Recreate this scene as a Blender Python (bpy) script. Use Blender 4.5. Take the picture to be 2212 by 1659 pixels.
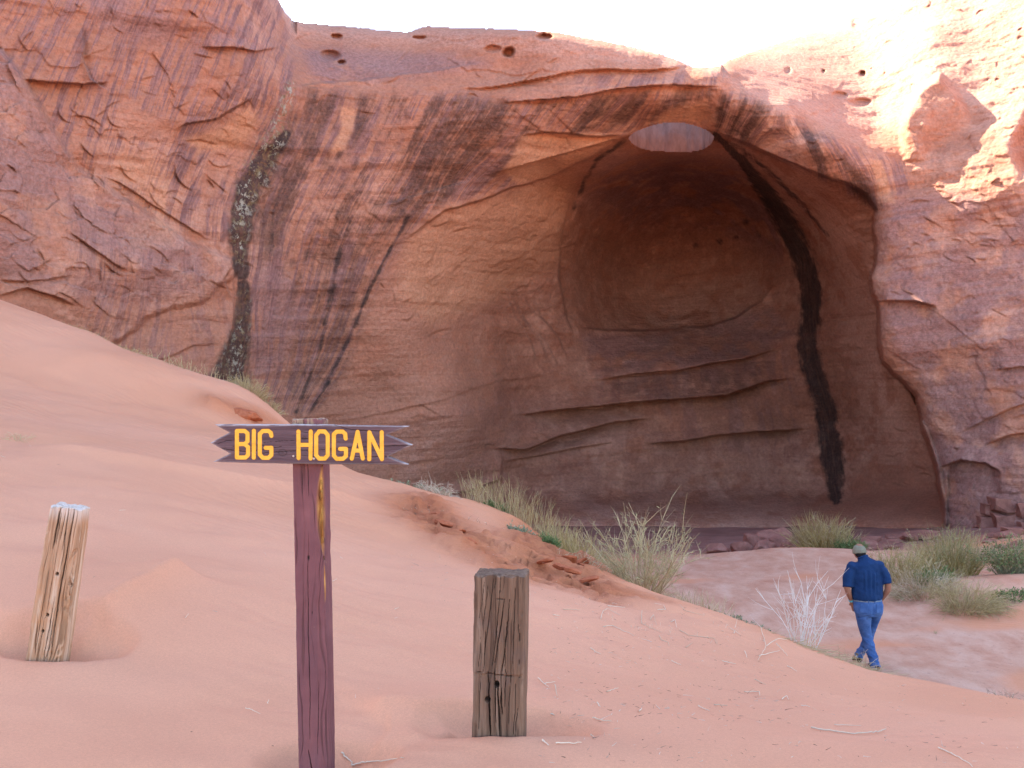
import bpy, bmesh, math, random
import numpy as np
from mathutils import Vector, Matrix

for o in list(bpy.data.objects):
    bpy.data.objects.remove(o)
scene = bpy.context.scene
R = math.radians

# ------------------------------------------------------------------ camera
F = 2238.0            # focal length in image pixels (a picture 2212 wide)
CX, HY = 1106.0, 851.0   # straight ahead, and the horizon
cam_d = bpy.data.cameras.new('camera')
cam_d.sensor_width = 36.0
cam_d.lens = 36.0 * F / 2212.0
cam_d.shift_y = (HY - 829.5) / 2212.0
cam_d.clip_start = 0.05
cam_d.clip_end = 3000
cam = bpy.data.objects.new('camera', cam_d)
scene.collection.objects.link(cam)
cam.location = (0, 0, 0)
cam.rotation_euler = (R(90), 0, 0)
scene.camera = cam

# ------------------------------------------------------------------ light
SUN_EL, SUN_AZ = R(41), R(56)      # sun stands behind the cliff, to the left
sun_dir = Vector((-math.sin(SUN_AZ) * math.cos(SUN_EL), math.cos(SUN_AZ) * math.cos(SUN_EL), math.sin(SUN_EL)))
world = bpy.data.worlds.new('World')
scene.world = world
world.use_nodes = True
wn = world.node_tree
bg = wn.nodes['Background']
sky = wn.nodes.new('ShaderNodeTexSky')
sky.sky_type = 'NISHITA'
sky.sun_disc = False
sky.sun_elevation = SUN_EL
sky.sun_rotation = -SUN_AZ
sky.air_density = 1.0
sky.dust_density = 2.5
sky.ozone_density = 1.0
sky.altitude = 1600
wn.links.new(sky.outputs[0], bg.inputs[0])
bg.inputs[1].default_value = 0.15
sl = bpy.data.lights.new('sun', 'SUN')
sl.energy = 4.0
sl.angle = R(0.5)
sl.color = (1.0, 0.93, 0.82)
so = bpy.data.objects.new('sun', sl)
scene.collection.objects.link(so)
so.rotation_euler = sun_dir.to_track_quat('Z', 'Y').to_euler()
so.location = (-30, 40, 45)

vs = scene.view_settings
vs.view_transform = 'Standard'
vs.look = 'None'
vs.gamma = 1.0
vs.use_curve_mapping = False
vs.exposure = 2.66
vs.use_white_balance = True
vs.white_balance_temperature = 7050
vs.white_balance_tint = 10
scene.render.engine = 'CYCLES'
cy = scene.cycles
cy.use_denoising = True
cy.max_bounces = 6
cy.diffuse_bounces = 4
cy.glossy_bounces = 2
cy.sample_clamp_indirect = 8.0

rng = np.random.default_rng(7)
random.seed(7)

# ------------------------------------------------------------------ numeric helpers
def sstep(a, b, x):
    t = np.clip((x - a) / (b - a), 0, 1)
    return t * t * (3 - 2 * t)

def _h(ix, iy, iz, seed):
    h = (ix.astype(np.int64) * 374761393 + iy.astype(np.int64) * 668265263 + iz.astype(np.int64) * 2147483647 + seed * 974634541) & 0xFFFFFFFF
    h = ((h ^ (h >> 13)) * 1274126177) & 0xFFFFFFFF
    h = ((h ^ (h >> 16)) * 2246822519) & 0xFFFFFFFF
    return (h ^ (h >> 15)).astype(np.float64) / 4294967295.0

def vnoise(x, y, z, seed=0):
    x, y, z = np.broadcast_arrays(np.asarray(x, float), np.asarray(y, float), np.asarray(z, float))
    ix, iy, iz = np.floor(x), np.floor(y), np.floor(z)
    fx, fy, fz = x - ix, y - iy, z - iz
    ux, uy, uz = [f * f * f * (f * (f * 6 - 15) + 10) for f in (fx, fy, fz)]
    r = 0
    for dx in (0, 1):
        wx = ux if dx else 1 - ux
        for dy in (0, 1):
            wy = uy if dy else 1 - uy
            for dz in (0, 1):
                wz = uz if dz else 1 - uz
                r = r + wx * wy * wz * _h(ix + dx, iy + dy, iz + dz, seed)
    return r * 2 - 1

def fbm(x, y, z, seed=0, octv=4, gain=0.5, lac=2.03, ridged=False):
    r, a, s = 0, 1.0, 0
    for i in range(octv):
        n = vnoise(x, y, z, seed + i * 17)
        if ridged:
            n = 1 - 2 * np.abs(n)
        r = r + a * n
        s += a
        a *= gain
        x, y, z = x * lac, y * lac, z * lac
    return r / s

def worley(x, y, seed=0, jit=0.9):
    """nearest cell seed: returns id hash a, id hash b, dx, dy, f1, f2"""
    ix, iy = np.floor(x), np.floor(y)
    f1 = np.full(x.shape, 9e9); f2 = f1.copy()
    ca = np.zeros(x.shape); cb = ca.copy(); ddx = ca.copy(); ddy = ca.copy()
    zz = np.zeros(x.shape)
    for ox in (-1, 0, 1):
        for oy in (-1, 0, 1):
            jx, jy = ix + ox, iy + oy
            px = jx + 0.5 + jit * (_h(jx, jy, zz, seed) - 0.5)
            py = jy + 0.5 + jit * (_h(jx, jy, zz + 1, seed) - 0.5)
            dx, dy = x - px, y - py
            d = dx * dx + dy * dy
            near = d < f1
            f2 = np.where(near, f1, np.minimum(f2, d))
            ca = np.where(near, _h(jx, jy, zz + 2, seed), ca)
            cb = np.where(near, _h(jx, jy, zz + 3, seed), cb)
            ddx = np.where(near, dx, ddx); ddy = np.where(near, dy, ddy)
            f1 = np.where(near, d, f1)
    return ca, cb, ddx, ddy, np.sqrt(f1), np.sqrt(f2)

class TPS:
    def __init__(self, pts, vals, lam=1e-4, scale=1.0):
        P = np.asarray(pts, float) / scale
        self.P, self.s = P, scale
        n = len(P)
        K = self.k(((P[:, None] - P[None]) ** 2).sum(-1))
        K += lam * np.eye(n)
        A = np.zeros((n + 3, n + 3))
        A[:n, :n] = K
        A[:n, n] = 1; A[:n, n + 1:] = P
        A[n, :n] = 1; A[n + 1:, :n] = P.T
        b = np.zeros(n + 3); b[:n] = vals
        self.w = np.linalg.solve(A, b)
    @staticmethod
    def k(r2):
        return 0.5 * r2 * np.log(r2 + 1e-12)
    def __call__(self, x, y):
        x = np.asarray(x, float); sh = x.shape
        x = x.ravel() / self.s; y = np.asarray(y, float).ravel() / self.s
        n = len(self.P)
        r = self.w[n] + self.w[n + 1] * x + self.w[n + 2] * y
        for i in range(n):
            r += self.w[i] * self.k((x - self.P[i, 0]) ** 2 + (y - self.P[i, 1]) ** 2)
        return r.reshape(sh)

def seg_dist(px, py, pl):
    """distance to polyline, and parameter 0..1 along it, and side (+ = right of travel, y down)"""
    pl = np.asarray(pl, float)
    L = np.r_[0, np.cumsum(np.hypot(*np.diff(pl, axis=0).T))]
    best = np.full(px.shape, 9e9); par = np.zeros(px.shape); side = np.ones(px.shape)
    for i in range(len(pl) - 1):
        ax, ay = pl[i]; bx, by = pl[i + 1]
        dx, dy = bx - ax, by - ay
        l2 = dx * dx + dy * dy
        t = np.clip(((px - ax) * dx + (py - ay) * dy) / l2, 0, 1)
        ex, ey = px - ax - t * dx, py - ay - t * dy
        d = np.hypot(ex, ey)
        m = d < best
        best = np.where(m, d, best)
        par = np.where(m, (L[i] + t * math.sqrt(l2)) / L[-1], par)
        side = np.where(m, np.sign(dx * ey - dy * ex + 1e-9), side)
    return best, par, side

def poly_sdf(px, py, poly):
    """signed distance, negative inside"""
    poly = np.asarray(poly, float)
    d, _, _ = seg_dist(px, py, np.vstack([poly, poly[:1]]))
    ins = np.zeros(px.shape, bool)
    n = len(poly)
    for i in range(n):
        x1, y1 = poly[i]; x2, y2 = poly[(i + 1) % n]
        if y1 == y2: continue
        c = ((y1 > py) != (y2 > py)) & (px < (x2 - x1) * (py - y1) / (y2 - y1) + x1)
        ins ^= c
    return np.where(ins, -d, d)

def soft(px, py, poly, feather):
    xs = [p[0] for p in poly]; ys = [p[1] for p in poly]
    rows_ = np.where((py[:, 0] > min(ys) - feather) & (py[:, 0] < max(ys) + feather))[0]
    cols_ = np.where((px[0] > min(xs) - feather) & (px[0] < max(xs) + feather))[0]
    r = np.zeros(px.shape)
    if len(rows_) and len(cols_):
        sl_ = (slice(rows_[0], rows_[-1] + 1), slice(cols_[0], cols_[-1] + 1))
        r[sl_] = sstep(feather, -feather, poly_sdf(px[sl_], py[sl_], poly))
    return r

# ------------------------------------------------------------------ scene helpers
COL = scene.collection
def mesh_np(name, co, quads=None, tris=None, smooth=True):
    me = bpy.data.meshes.new(name)
    co = np.asarray(co, np.float32)
    nq = 0 if quads is None else len(quads)
    nt = 0 if tris is None else len(tris)
    me.vertices.add(len(co)); me.vertices.foreach_set('co', co.ravel())
    idx = []
    if nq: idx.append(np.asarray(quads, np.int32).ravel())
    if nt: idx.append(np.asarray(tris, np.int32).ravel())
    idx = np.concatenate(idx)
    me.loops.add(len(idx)); me.loops.foreach_set('vertex_index', idx)
    st = np.r_[np.arange(nq) * 4, nq * 4 + np.arange(nt) * 3].astype(np.int32)
    tot = np.r_[np.full(nq, 4), np.full(nt, 3)].astype(np.int32)
    me.polygons.add(nq + nt)
    me.polygons.foreach_set('loop_start', st)
    me.polygons.foreach_set('loop_total', tot)
    if smooth:
        me.polygons.foreach_set('use_smooth', np.ones(nq + nt, bool))
    me.update(calc_edges=True)
    return me

def attr(me, name, vals):
    vals = np.asarray(vals, np.float32)
    if vals.ndim == 2:
        a = me.attributes.new(name, 'FLOAT_VECTOR', 'POINT'); a.data.foreach_set('vector', vals.ravel())
    else:
        a = me.attributes.new(name, 'FLOAT', 'POINT'); a.data.foreach_set('value', vals)

def add(name, me, mat=None, parent=None, loc=None, rot=None):
    o = bpy.data.objects.new(name, me)
    COL.objects.link(o)
    if mat is not None and me is not None and len(me.materials) == 0:
        me.materials.append(mat)
    if parent is not None: o.parent = parent
    if loc is not None: o.location = loc
    if rot is not None: o.rotation_euler = rot
    return o

def tag(o, label=None, cat=None, group=None, kind=None):
    if label: o['label'] = label
    if cat: o['category'] = cat
    if group: o['group'] = group
    if kind: o['kind'] = kind
    return o

def thing(name, label, cat, loc=(0, 0, 0), rot=(0, 0, 0), group=None):
    o = add(name, None, loc=loc, rot=rot)
    o.empty_display_size = 0.2
    return tag(o, label, cat, group)

def grid_quads(nr, nc, mask=None):
    i = np.arange(nr * nc).reshape(nr, nc)
    q = np.stack([i[:-1, :-1], i[:-1, 1:], i[1:, 1:], i[1:, :-1]], -1)
    if mask is not None: q = q[mask]
    return q.reshape(-1, 4)

# node helper ---------------------------------------------------------
class NT:
    def __init__(self, name, rough=0.9):
        self.m = bpy.data.materials.new(name)
        self.m.use_nodes = True
        self.t = self.m.node_tree
        self.b = self.t.nodes['Principled BSDF']
        self.b.inputs['Roughness'].default_value = rough
        self.b.inputs['Specular IOR Level'].default_value = 0.15
    def n(self, typ, **kw):
        nd = self.t.nodes.new(typ)
        for k, v in kw.items(): setattr(nd, k, v)
        return nd
    def put(self, sock, v):
        if hasattr(v, 'links') or hasattr(v, 'is_output'):
            self.t.links.new(v, sock)
        elif v is not None:
            if isinstance(v, (tuple, list)) and sock.type == 'RGBA' and len(v) == 3: v = (*v, 1)
            sock.default_value = v
    def attr(self, name, out='Fac'):
        nd = self.n('ShaderNodeAttribute'); nd.attribute_name = name
        return nd.outputs[out]
    def pos(self):
        return self.n('ShaderNodeNewGeometry').outputs['Position']
    def obj(self):
        return self.n('ShaderNodeTexCoord').outputs['Object']
    def scale(self, v, s):
        nd = self.n('ShaderNodeVectorMath', operation='MULTIPLY')
        self.put(nd.inputs[0], v); nd.inputs[1].default_value = s
        return nd.outputs[0]
    def noise(self, v, scale, detail=4, rough=0.55, dist=0.0, out=0):
        nd = self.n('ShaderNodeTexNoise')
        self.put(nd.inputs['Vector'], v)
        nd.inputs['Scale'].default_value = scale; nd.inputs['Detail'].default_value = detail
        nd.inputs['Roughness'].default_value = rough; nd.inputs['Distortion'].default_value = dist
        return nd.outputs[out]
    def ramp(self, f, stops, interp='LINEAR'):
        nd = self.n('ShaderNodeValToRGB')
        nd.color_ramp.interpolation = interp
        el = nd.color_ramp.elements
        while len(el) < len(stops): el.new(0.5)
        for e, (p, c) in zip(el, stops):
            e.position = p
            e.color = (*c, 1) if isinstance(c, (tuple, list)) else (c, c, c, 1)
        self.put(nd.inputs[0], f)
        return nd.outputs[0]
    def rng(self, f, a, b, c=0.0, d=1.0, typ='SMOOTHSTEP'):
        nd = self.n('ShaderNodeMapRange', interpolation_type=typ)
        self.put(nd.inputs[0], f)
        for i, v in enumerate((a, b, c, d)): nd.inputs[i + 1].default_value = v
        return nd.outputs[0]
    def math(self, op, a, b=0.5, c=None, clamp=False):
        nd = self.n('ShaderNodeMath', operation=op, use_clamp=clamp)
        self.put(nd.inputs[0], a); self.put(nd.inputs[1], b)
        if c is not None: self.put(nd.inputs[2], c)
        return nd.outputs[0]
    def mix(self, f, a, b, mode='MIX'):
        nd = self.n('ShaderNodeMix', data_type='RGBA', blend_type=mode)
        self.put(nd.inputs[0], f); self.put(nd.inputs[6], a); self.put(nd.inputs[7], b)
        return nd.outputs[2]
    def bump(self, h, dist, strength=1.0, normal=None):
        nd = self.n('ShaderNodeBump')
        nd.inputs['Strength'].default_value = strength; nd.inputs['Distance'].default_value = dist
        self.put(nd.inputs['Height'], h)
        if normal is not None: self.put(nd.inputs['Normal'], normal)
        return nd.outputs[0]
    def out(self, col=None, normal=None, rough=None):
        if col is not None: self.put(self.b.inputs['Base Color'], col)
        if normal is not None: self.put(self.b.inputs['Normal'], normal)
        if rough is not None: self.put(self.b.inputs['Roughness'], rough)
        return self.m
#@@MATS
# ------------------------------------------------------------------ materials of the land
def rock_material():
    t = NT('sandstone', 0.88)
    P = t.pos()
    suv = t.attr('suv', 'Vector')
    nz = t.n('ShaderNodeSeparateXYZ'); t.put(nz.inputs[0], t.attr('nz', 'Vector'))
    big, mid, wob = nz.outputs[0], nz.outputs[1], nz.outputs[2]
    nz2 = t.n('ShaderNodeSeparateXYZ'); t.put(nz2.inputs[0], t.attr('nz2', 'Vector'))
    brkn, varnn, medn = nz2.outputs[0], nz2.outputs[1], nz2.outputs[2]
    fine = t.noise(P, 9.0, 6, 0.72)
    base = t.ramp(big, [(0.3, (0.365, 0.160, 0.102)), (0.5, (0.455, 0.213, 0.140)), (0.72, (0.545, 0.282, 0.196))])
    base = t.mix(t.rng(mid, 0.42, 0.68), base, (0.42, 0.18, 0.112))
    # thin sedimentary lamination, tilted
    lam = t.noise(t.scale(P, (0.25, 0.25, 7.0)), 1.0, 3, 0.6, 0.4)
    base = t.mix(t.math('MULTIPLY', t.rng(lam, 0.45, 0.75), 0.35), base, (0.36, 0.15, 0.10))
    # fresh, orange scars
    base = t.mix(t.math('MULTIPLY', t.attr('fresh'), 0.8), base, t.ramp(mid, [(0.3, (0.53, 0.250, 0.140)), (0.7, (0.61, 0.310, 0.185))]))
    # desert varnish, mauve
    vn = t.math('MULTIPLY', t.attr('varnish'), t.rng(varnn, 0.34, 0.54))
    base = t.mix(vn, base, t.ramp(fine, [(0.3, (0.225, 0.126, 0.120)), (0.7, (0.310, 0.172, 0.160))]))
    # mauve streaks running down the wall
    sx = t.n('ShaderNodeSeparateXYZ'); t.put(sx.inputs[0], suv)
    s1 = t.math('ADD', sx.outputs[0], t.math('MULTIPLY', wob, 0.055))
    cv = t.n('ShaderNodeCombineXYZ'); t.put(cv.inputs[0], s1); t.put(cv.inputs[1], sx.outputs[1])
    st_a = t.noise(cv.outputs[0], 5.5, 3, 0.75)
    st_b = t.noise(cv.outputs[0], 1.7, 4, 0.68)
    st_c = t.noise(cv.outputs[0], 17.0, 2, 0.6)
    brk = t.rng(brkn, 0.22, 0.46)
    soft_s = t.math('MULTIPLY', t.math('MULTIPLY', t.rng(st_a, 0.45, 0.57), brk), t.attr('streak'), clamp=True)
    base = t.mix(t.math('MULTIPLY', soft_s, 0.95), base, t.mix(t.rng(st_c, 0.4, 0.6), (0.215, 0.108, 0.098), (0.295, 0.150, 0.130)))
    # black-brown streaks
    dk = t.math('ADD', t.math('MULTIPLY', st_b, 0.86), t.math('MULTIPLY', st_c, 0.14))
    dk = t.math('ADD', dk, t.math('MULTIPLY', medn, 0.22))
    dk = t.math('MULTIPLY', t.rng(dk, 0.52, 0.68), t.attr('dark'), clamp=True)
    base = t.mix(t.math('MULTIPLY', dk, 0.9), base, t.ramp(fine, [(0.35, (0.075, 0.040, 0.032)), (0.65, (0.145, 0.072, 0.054))]))
    # the two seep lines
    sp = t.math('ADD', t.attr('seep'), t.math('MULTIPLY', t.math('SUBTRACT', medn, 0.5), 0.55))
    sp = t.math('ADD', sp, t.math('MULTIPLY', t.math('SUBTRACT', t.noise(cv.outputs[0], 9.0, 3, 0.7), 0.5), 0.5))
    sp = t.rng(sp, 0.32, 0.72)
    sp = t.math('MULTIPLY', sp, t.rng(st_c, 0.30, 0.60, 0.84, 1.0))
    base = t.mix(t.math('MULTIPLY', sp, 0.9), base, t.ramp(fine, [(0.35, (0.034, 0.024, 0.023)), (0.7, (0.062, 0.041, 0.036))]))
    # lichen crust
    lc = t.noise(P, 6.5, 4, 0.75)
    lm = t.math('MULTIPLY', t.rng(lc, 0.50, 0.56), t.attr('lichen'), clamp=True)
    base = t.mix(lm, base, t.ramp(medn, [(0.36, (0.16, 0.085, 0.045)), (0.48, (0.21, 0.16, 0.085)), (0.62, (0.36, 0.34, 0.27))]))
    # dusty pale tone on the dome crest; sun glare painted into the right slope
    base = t.mix(t.math('MULTIPLY', t.attr('dust_glare'), t.rng(fine, 0.3, 0.7, 0.5, 1.0)), base, (0.50, 0.27, 0.20))
    hv = t.mix(t.rng(fine, 0.25, 0.75), (0.78, 0.78, 0.78), (1.17, 1.17, 1.17))
    base = t.mix(1.0, base, hv, 'MULTIPLY')
    base = t.mix(t.math('MULTIPLY', t.attr('recess_shade'), t.rng(medn, 0.2, 0.6, 0.6, 1.0)), base, (0.60, 0.53, 0.51), 'MULTIPLY')  # shade of the recess multiplied into the rock colour
    ck = t.attr('crack')
    base = t.mix(t.math('MULTIPLY', ck, 0.40, clamp=True), base, (0.13, 0.062, 0.045))
    h = t.math('ADD', t.math('MULTIPLY', t.noise(P, 5.0, 6, 0.68), 0.8), t.math('MULTIPLY', lam, 0.35))
    return t.out(base, t.bump(h, 0.14, 0.85))

def sand_material():
    t = NT('sand', 0.95)
    P = t.pos()
    big = t.noise(P, 0.55, 4, 0.5)
    mid = t.noise(P, 4.0, 5, 0.6)
    grain = t.noise(P, 420.0, 3, 0.8)
    grain2 = t.noise(P, 95.0, 4, 0.75)
    c = t.ramp(big, [(0.3, (0.612, 0.268, 0.156)), (0.7, (0.672, 0.308, 0.186))])
    red = t.math('MULTIPLY', t.math('MULTIPLY', t.attr('red'), 1.5), t.rng(mid, 0.25, 0.6, 0.6, 1.0), clamp=True)
    c = t.mix(red, c, t.ramp(mid, [(0.35, (0.36, 0.085, 0.034)), (0.65, (0.50, 0.155, 0.070))]))
    warm = t.math('MULTIPLY', t.attr('warm'), 0.9)
    c = t.mix(warm, c, (0.615, 0.240, 0.115))
    # packed wash floor: pale pink crust with darker red showing through
    wz = t.noise(t.scale(P, (1.7, 0.9, 1.0)), 1.0, 7, 0.70, 0.2)
    wc = t.ramp(wz, [(0.30, (0.47, 0.205, 0.125)), (0.45, (0.55, 0.280, 0.182)), (0.58, (0.61, 0.345, 0.238)), (0.75, (0.66, 0.41, 0.300))])
    w2 = t.noise(P, 14.0, 4, 0.7)
    wc = t.mix(t.rng(w2, 0.60, 0.72, 0.0, 0.7), wc, (0.27, 0.115, 0.085))
    c = t.mix(t.attr('wash'), c, wc)
    # alcove floor: fine dark red silt
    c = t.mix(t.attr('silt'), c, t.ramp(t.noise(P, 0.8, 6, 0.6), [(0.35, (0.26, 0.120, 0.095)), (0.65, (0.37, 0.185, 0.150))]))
    c = t.mix(1.0, c, t.mix(t.rng(grain, 0.2, 0.8, typ='LINEAR'), (0.70, 0.70, 0.70), (1.22, 1.22, 1.22)), 'MULTIPLY')
    c = t.mix(1.0, c, t.mix(t.rng(grain2, 0.25, 0.75, typ='LINEAR'), (0.88, 0.88, 0.88), (1.09, 1.09, 1.09)), 'MULTIPLY')
    wv = t.n('ShaderNodeTexWave', wave_type='BANDS', bands_direction='DIAGONAL', wave_profile='SIN')
    t.put(wv.inputs['Vector'], t.scale(P, (0.55, 1.0, 0.0)))
    wv.inputs['Scale'].default_value = 4.2; wv.inputs['Distortion'].default_value = 5.0
    wv.inputs['Detail'].default_value = 3; wv.inputs['Detail Scale'].default_value = 0.8
    rip = t.math('MULTIPLY', wv.outputs['Fac'], t.math('MULTIPLY', t.rng(t.noise(P, 0.7, 3), 0.4, 0.65), t.attr('ripple')))
    h = t.math('ADD', t.math('MULTIPLY', rip, 0.55), t.math('MULTIPLY', grain, 0.18))
    h = t.math('ADD', h, t.math('MULTIPLY', grain2, 0.10))
    n1 = t.bump(h, 0.012, 0.8)
    hw = t.math('MULTIPLY', t.noise(P, 5.0, 8, 0.7), t.attr('rough'))
    n2 = t.bump(hw, 0.10, 0.9, n1)
    return t.out(c, n2)

M_ROCK = rock_material()
M_SAND = sand_material()
#@@CLIFF
# ------------------------------------------------------------------ the cliff and its alcove
# Image pixels: column / row (in the same units as F) and guessed forward distance.
COMMON = [
 (-3600,-2300,8.5),(-3600,1300,8.0),(-2500,-2300,11.2),(-2500,1300,10.4),  # unseen left end, extended to keep the sun off the sand
 (-1700,-2300,15),(-1700,0,13.5),(-1700,1300,13),(-1000,-2300,19),(-1000,0,17),(-1000,1300,16.5),
 (-500,-2300,23.5),(-500,-700,22.5),(-500,0,21.5),(-500,600,21),(-400,1300,21),
 (0,-2300,28),(0,-700,27.2),(0,-200,26.4),(0,0,26),(0,150,26),(0,300,26.2),(0,450,26.4),(0,620,26.6),(0,1300,27),
 (200,-700,28.6),(200,-200,27.8),(200,0,27.4),(200,200,27.7),(200,400,28.2),(200,620,28.6),(200,800,28.8),(200,1300,29),
 (400,-700,30),(400,-200,29.3),(400,100,29.2),(400,250,29.4),(400,400,30.2),(400,600,30.8),(400,850,31.2),(450,1300,32),
 (550,-700,31.4),(550,-200,31.0),(550,0,31.0),(560,100,31.0),(570,200,31.3),
 (610,0,33.5),(640,60,35.5),(660,120,34.5),(700,180,34.0),
 (760,66,37.0),(760,100,36.0),(760,150,35.0),(760,200,34.2),(900,74,36.4),(900,110,35.7),(900,150,35.0),(900,200,34.2),
 (1000,70,36.0),(1000,110,35.4),(1000,150,34.9),(1000,195,34.2),(1100,72,35.2),(1100,120,34.9),(1100,165,34.7),(1100,215,34.0),
 (1250,86,35.0),(1250,130,34.8),(1250,170,34.5),(1250,205,34.3),(1400,115,34.9),(1400,150,34.7),(1400,190,34.4),
 (1500,150,34.7),(1500,190,34.4),(1560,152,34.9),
 (500,300,31.2),(500,500,31.9),(500,700,32.6),(520,880,33.4),
 (650,250,33.3),(650,450,34.0),(650,700,35.2),(650,900,36.2),
 (800,300,33.9),(800,420,34.6),(800,600,35.8),(800,850,38.0),
 (950,260,34.2),(1000,350,35.3),(1000,450,37.0),(900,550,36.6),(900,700,37.8),(1000,900,40.4),
 (1100,280,34.6),(1100,350,35.8),(1200,260,35.0),(1200,330,36.6),(1300,240,35.4),(1300,285,36.8),(1400,230,35.2),(1400,262,36.6),(1500,235,35.3),(1520,262,36.2),
]
INNER = [
 (1100,450,39.0),(1100,600,40.6),(1100,750,41.3),(1100,900,41.2),(1100,1000,41.2),(1100,1100,41.2),(1100,1400,41),
 (1200,400,40.0),(1225,480,41.0),(1215,600,41.8),(1235,720,42.0),(1200,1050,41.4),
 (1310,330,38.8),(1300,420,41.6),(1290,520,43.0),(1290,640,43.4),(1300,720,43.0),
 (1357,300,38.2),(1450,272,36.9),(1543,300,38.2),(1450,332,39.7),(1390,322,39.5),(1510,322,39.5),
 (1450,365,41.4),(1450,430,43.2),(1450,550,44.6),(1450,650,44.6),(1450,710,43.8),(1450,760,42.6),(1450,800,42.2),
 (1450,850,42.0),(1450,950,42.0),(1450,1050,41.8),(1450,1120,41.6),(1450,1400,41.5),
 (1620,330,39.2),(1620,430,42.2),(1630,550,43.6),(1650,650,43.2),(1650,800,42.2),(1650,950,42.0),(1650,1120,41.6),(1650,1400,41.5),
 (1700,400,39.5),(1740,480,41.0),(1760,600,41.6),(1750,740,41.8),(1790,920,41.6),(1800,1100,41.2),
 (1780,400,37.5),(1830,480,39.2),(1850,600,40.2),(1870,750,40.6),(1910,900,40.4),(1960,1000,40.0),(2000,1120,39.6),(2010,1400,39.6),
 (1950,450,38),(2050,600,39),(2150,900,39.5),(2212,1200,39),(2212,400,38),(2500,800,38),
]
RIGHT = [
 (1600,200,34.4),(1700,250,34.3),(1850,330,34.6),(1600,285,35.6),(1700,340,35.4),(1850,400,35.2),
 (1300,500,36),(1500,600,35.5),(1700,700,35),(1700,1000,35),(1400,1000,37),(1700,1400,35),
 (1900,470,35.0),(2000,480,34.2),(1920,600,34.8),(2000,700,34.3),(2100,700,33.4),(2212,700,32.4),(2212,500,32.6),(2100,500,33.4),
 (2212,900,32.6),(2212,1100,32.6),(2100,900,33.8),(2100,1100,34.0),(1960,850,35.0),(2010,1000,34.9),(2040,1150,34.6),(2100,1400,34),(2300,1400,32.4),
 (2500,700,30),(2500,1000,30.4),(2500,1400,30.4),(2500,450,30.6),(2900,700,26),(2900,300,27),(2900,1300,26),
 (2000,400,34.4),(2000,330,34.9),(2000,250,36.0),(2000,150,37.6),(2000,60,40.0),(1950,360,34.8),(1880,325,34.9),(1880,300,36.0),(1889,250,38.0),(1889,150,41.0),(1889,30,45.0),
 (1800,285,34.9),(1800,264,36.0),(1800,245,37.0),(1800,210,38.6),(1800,120,43.0),(1788,80,45.0),(1700,218,35.0),(1700,200,36.4),(1700,160,39.4),(1700,110,43.0),(1620,185,35.0),(1620,168,36.4),(1620,140,38.8),(1620,125,40.5),
 (2100,200,36.0),(2100,60,38.8),(2212,400,32.5),(2212,300,33.2),(2212,150,35.2),(2212,0,37.6),(2212,-200,41),(2500,250,30.6),(2500,0,32.0),(2500,-300,35),(2900,-300,31),
]
EDGE = [(1330,300),(1450,266),(1540,282),(1620,312),(1700,348),(1780,377),(1840,398),(1875,425),(1892,455),(1888,490),(1894,540),(1893,570),
        (1882,600),(1886,630),(1898,660),(1899,720),(1908,780),(1940,815),(1985,855),(1996,930),(2022,1005),(2036,1080),(2042,1130),(2034,1180),(2034,1500)]
SKYLINE = [(-3600,-3350),(-1700,-3300),(-1000,-3000),(-500,-2300),(0,-1750),(250,-1350),(330,-900),(400,-720),(540,-640),(575,-200),(590,-40),(601,0),(614,24),(632,46),(660,51),(735,57),(790,61),(829,67),(879,70),(905,62),(923,58),(983,61),(1104,64),(1188,69),  # left part beyond view raised so the cliff shades the near sand
           (1239,78),(1339,96),(1424,116),(1470,134),(1496,145),(1530,147),(1553,143),(1575,131),(1630,110),(1700,88),(1788,62),(1840,36),(1889,6),(1950,-30),(2212,-190),(2700,-420),(3000,-500)]

def axis(dense_a, dense_b, step, low, high):
    d = np.arange(dense_a, dense_b + 1e-6, step)
    return np.r_[np.array(low, float), d, np.array(high, float)]
PX = axis(-40, 2256, 2.35, [-3600,-2900,-2400,-2000,-1700,-1400,-1150,-950,-800,-680,-580,-500,-430,-370,-310,-260,-220,-180,-145,-115,-90,-70,-55],
          [2266,2280,2300,2330,2370,2420,2480,2550,2640,2760,2900])
PY = axis(-36, 1236, 2.35, [-3400,-3000,-2650,-2300,-2000,-1700,-1450,-1200,-1000,-820,-680,-560,-460,-380,-310,-250,-200,-160,-125,-98,-75,-57,-45],
          [1246,1265,1300,1350,1420])
GX, GY = np.meshgrid(PX, PY)
def coarse(tps):
    ix = np.unique(np.r_[np.arange(0, len(PX), 5), len(PX) - 1]); iy = np.unique(np.r_[np.arange(0, len(PY), 5), len(PY) - 1])
    a, b = np.meshgrid(PX[ix], PY[iy])
    v = tps(a, b)
    v = np.array([np.interp(PX, PX[ix], r) for r in v])
    return np.array([np.interp(PY, PY[iy], c) for c in v.T]).T
INNER = [(a_, b_, c_ + 1.35 * max(0.0, c_ - 39.2)) for (a_, b_, c_) in INNER]
ca = np.array(COMMON + INNER); cb = np.array(COMMON + RIGHT)
S1 = coarse(TPS(ca[:, :2], ca[:, 2], 2e-4, 400.))
S2 = coarse(TPS(cb[:, :2], cb[:, 2], 2e-4, 400.))
d, par, side = seg_dist(GX, GY, EDGE)
# wobble the edge a little so that it breaks like rock
wob = 5.0 * fbm(GX / 38., GY / 38., 0, 91, 4)
sd = d * -side + wob * sstep(0.15, 0.3, par)
gap = np.clip(S1 - S2, 0, 9)
wid = 7.0
frontm = sstep(-wid, wid * 0.2, sd)
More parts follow.
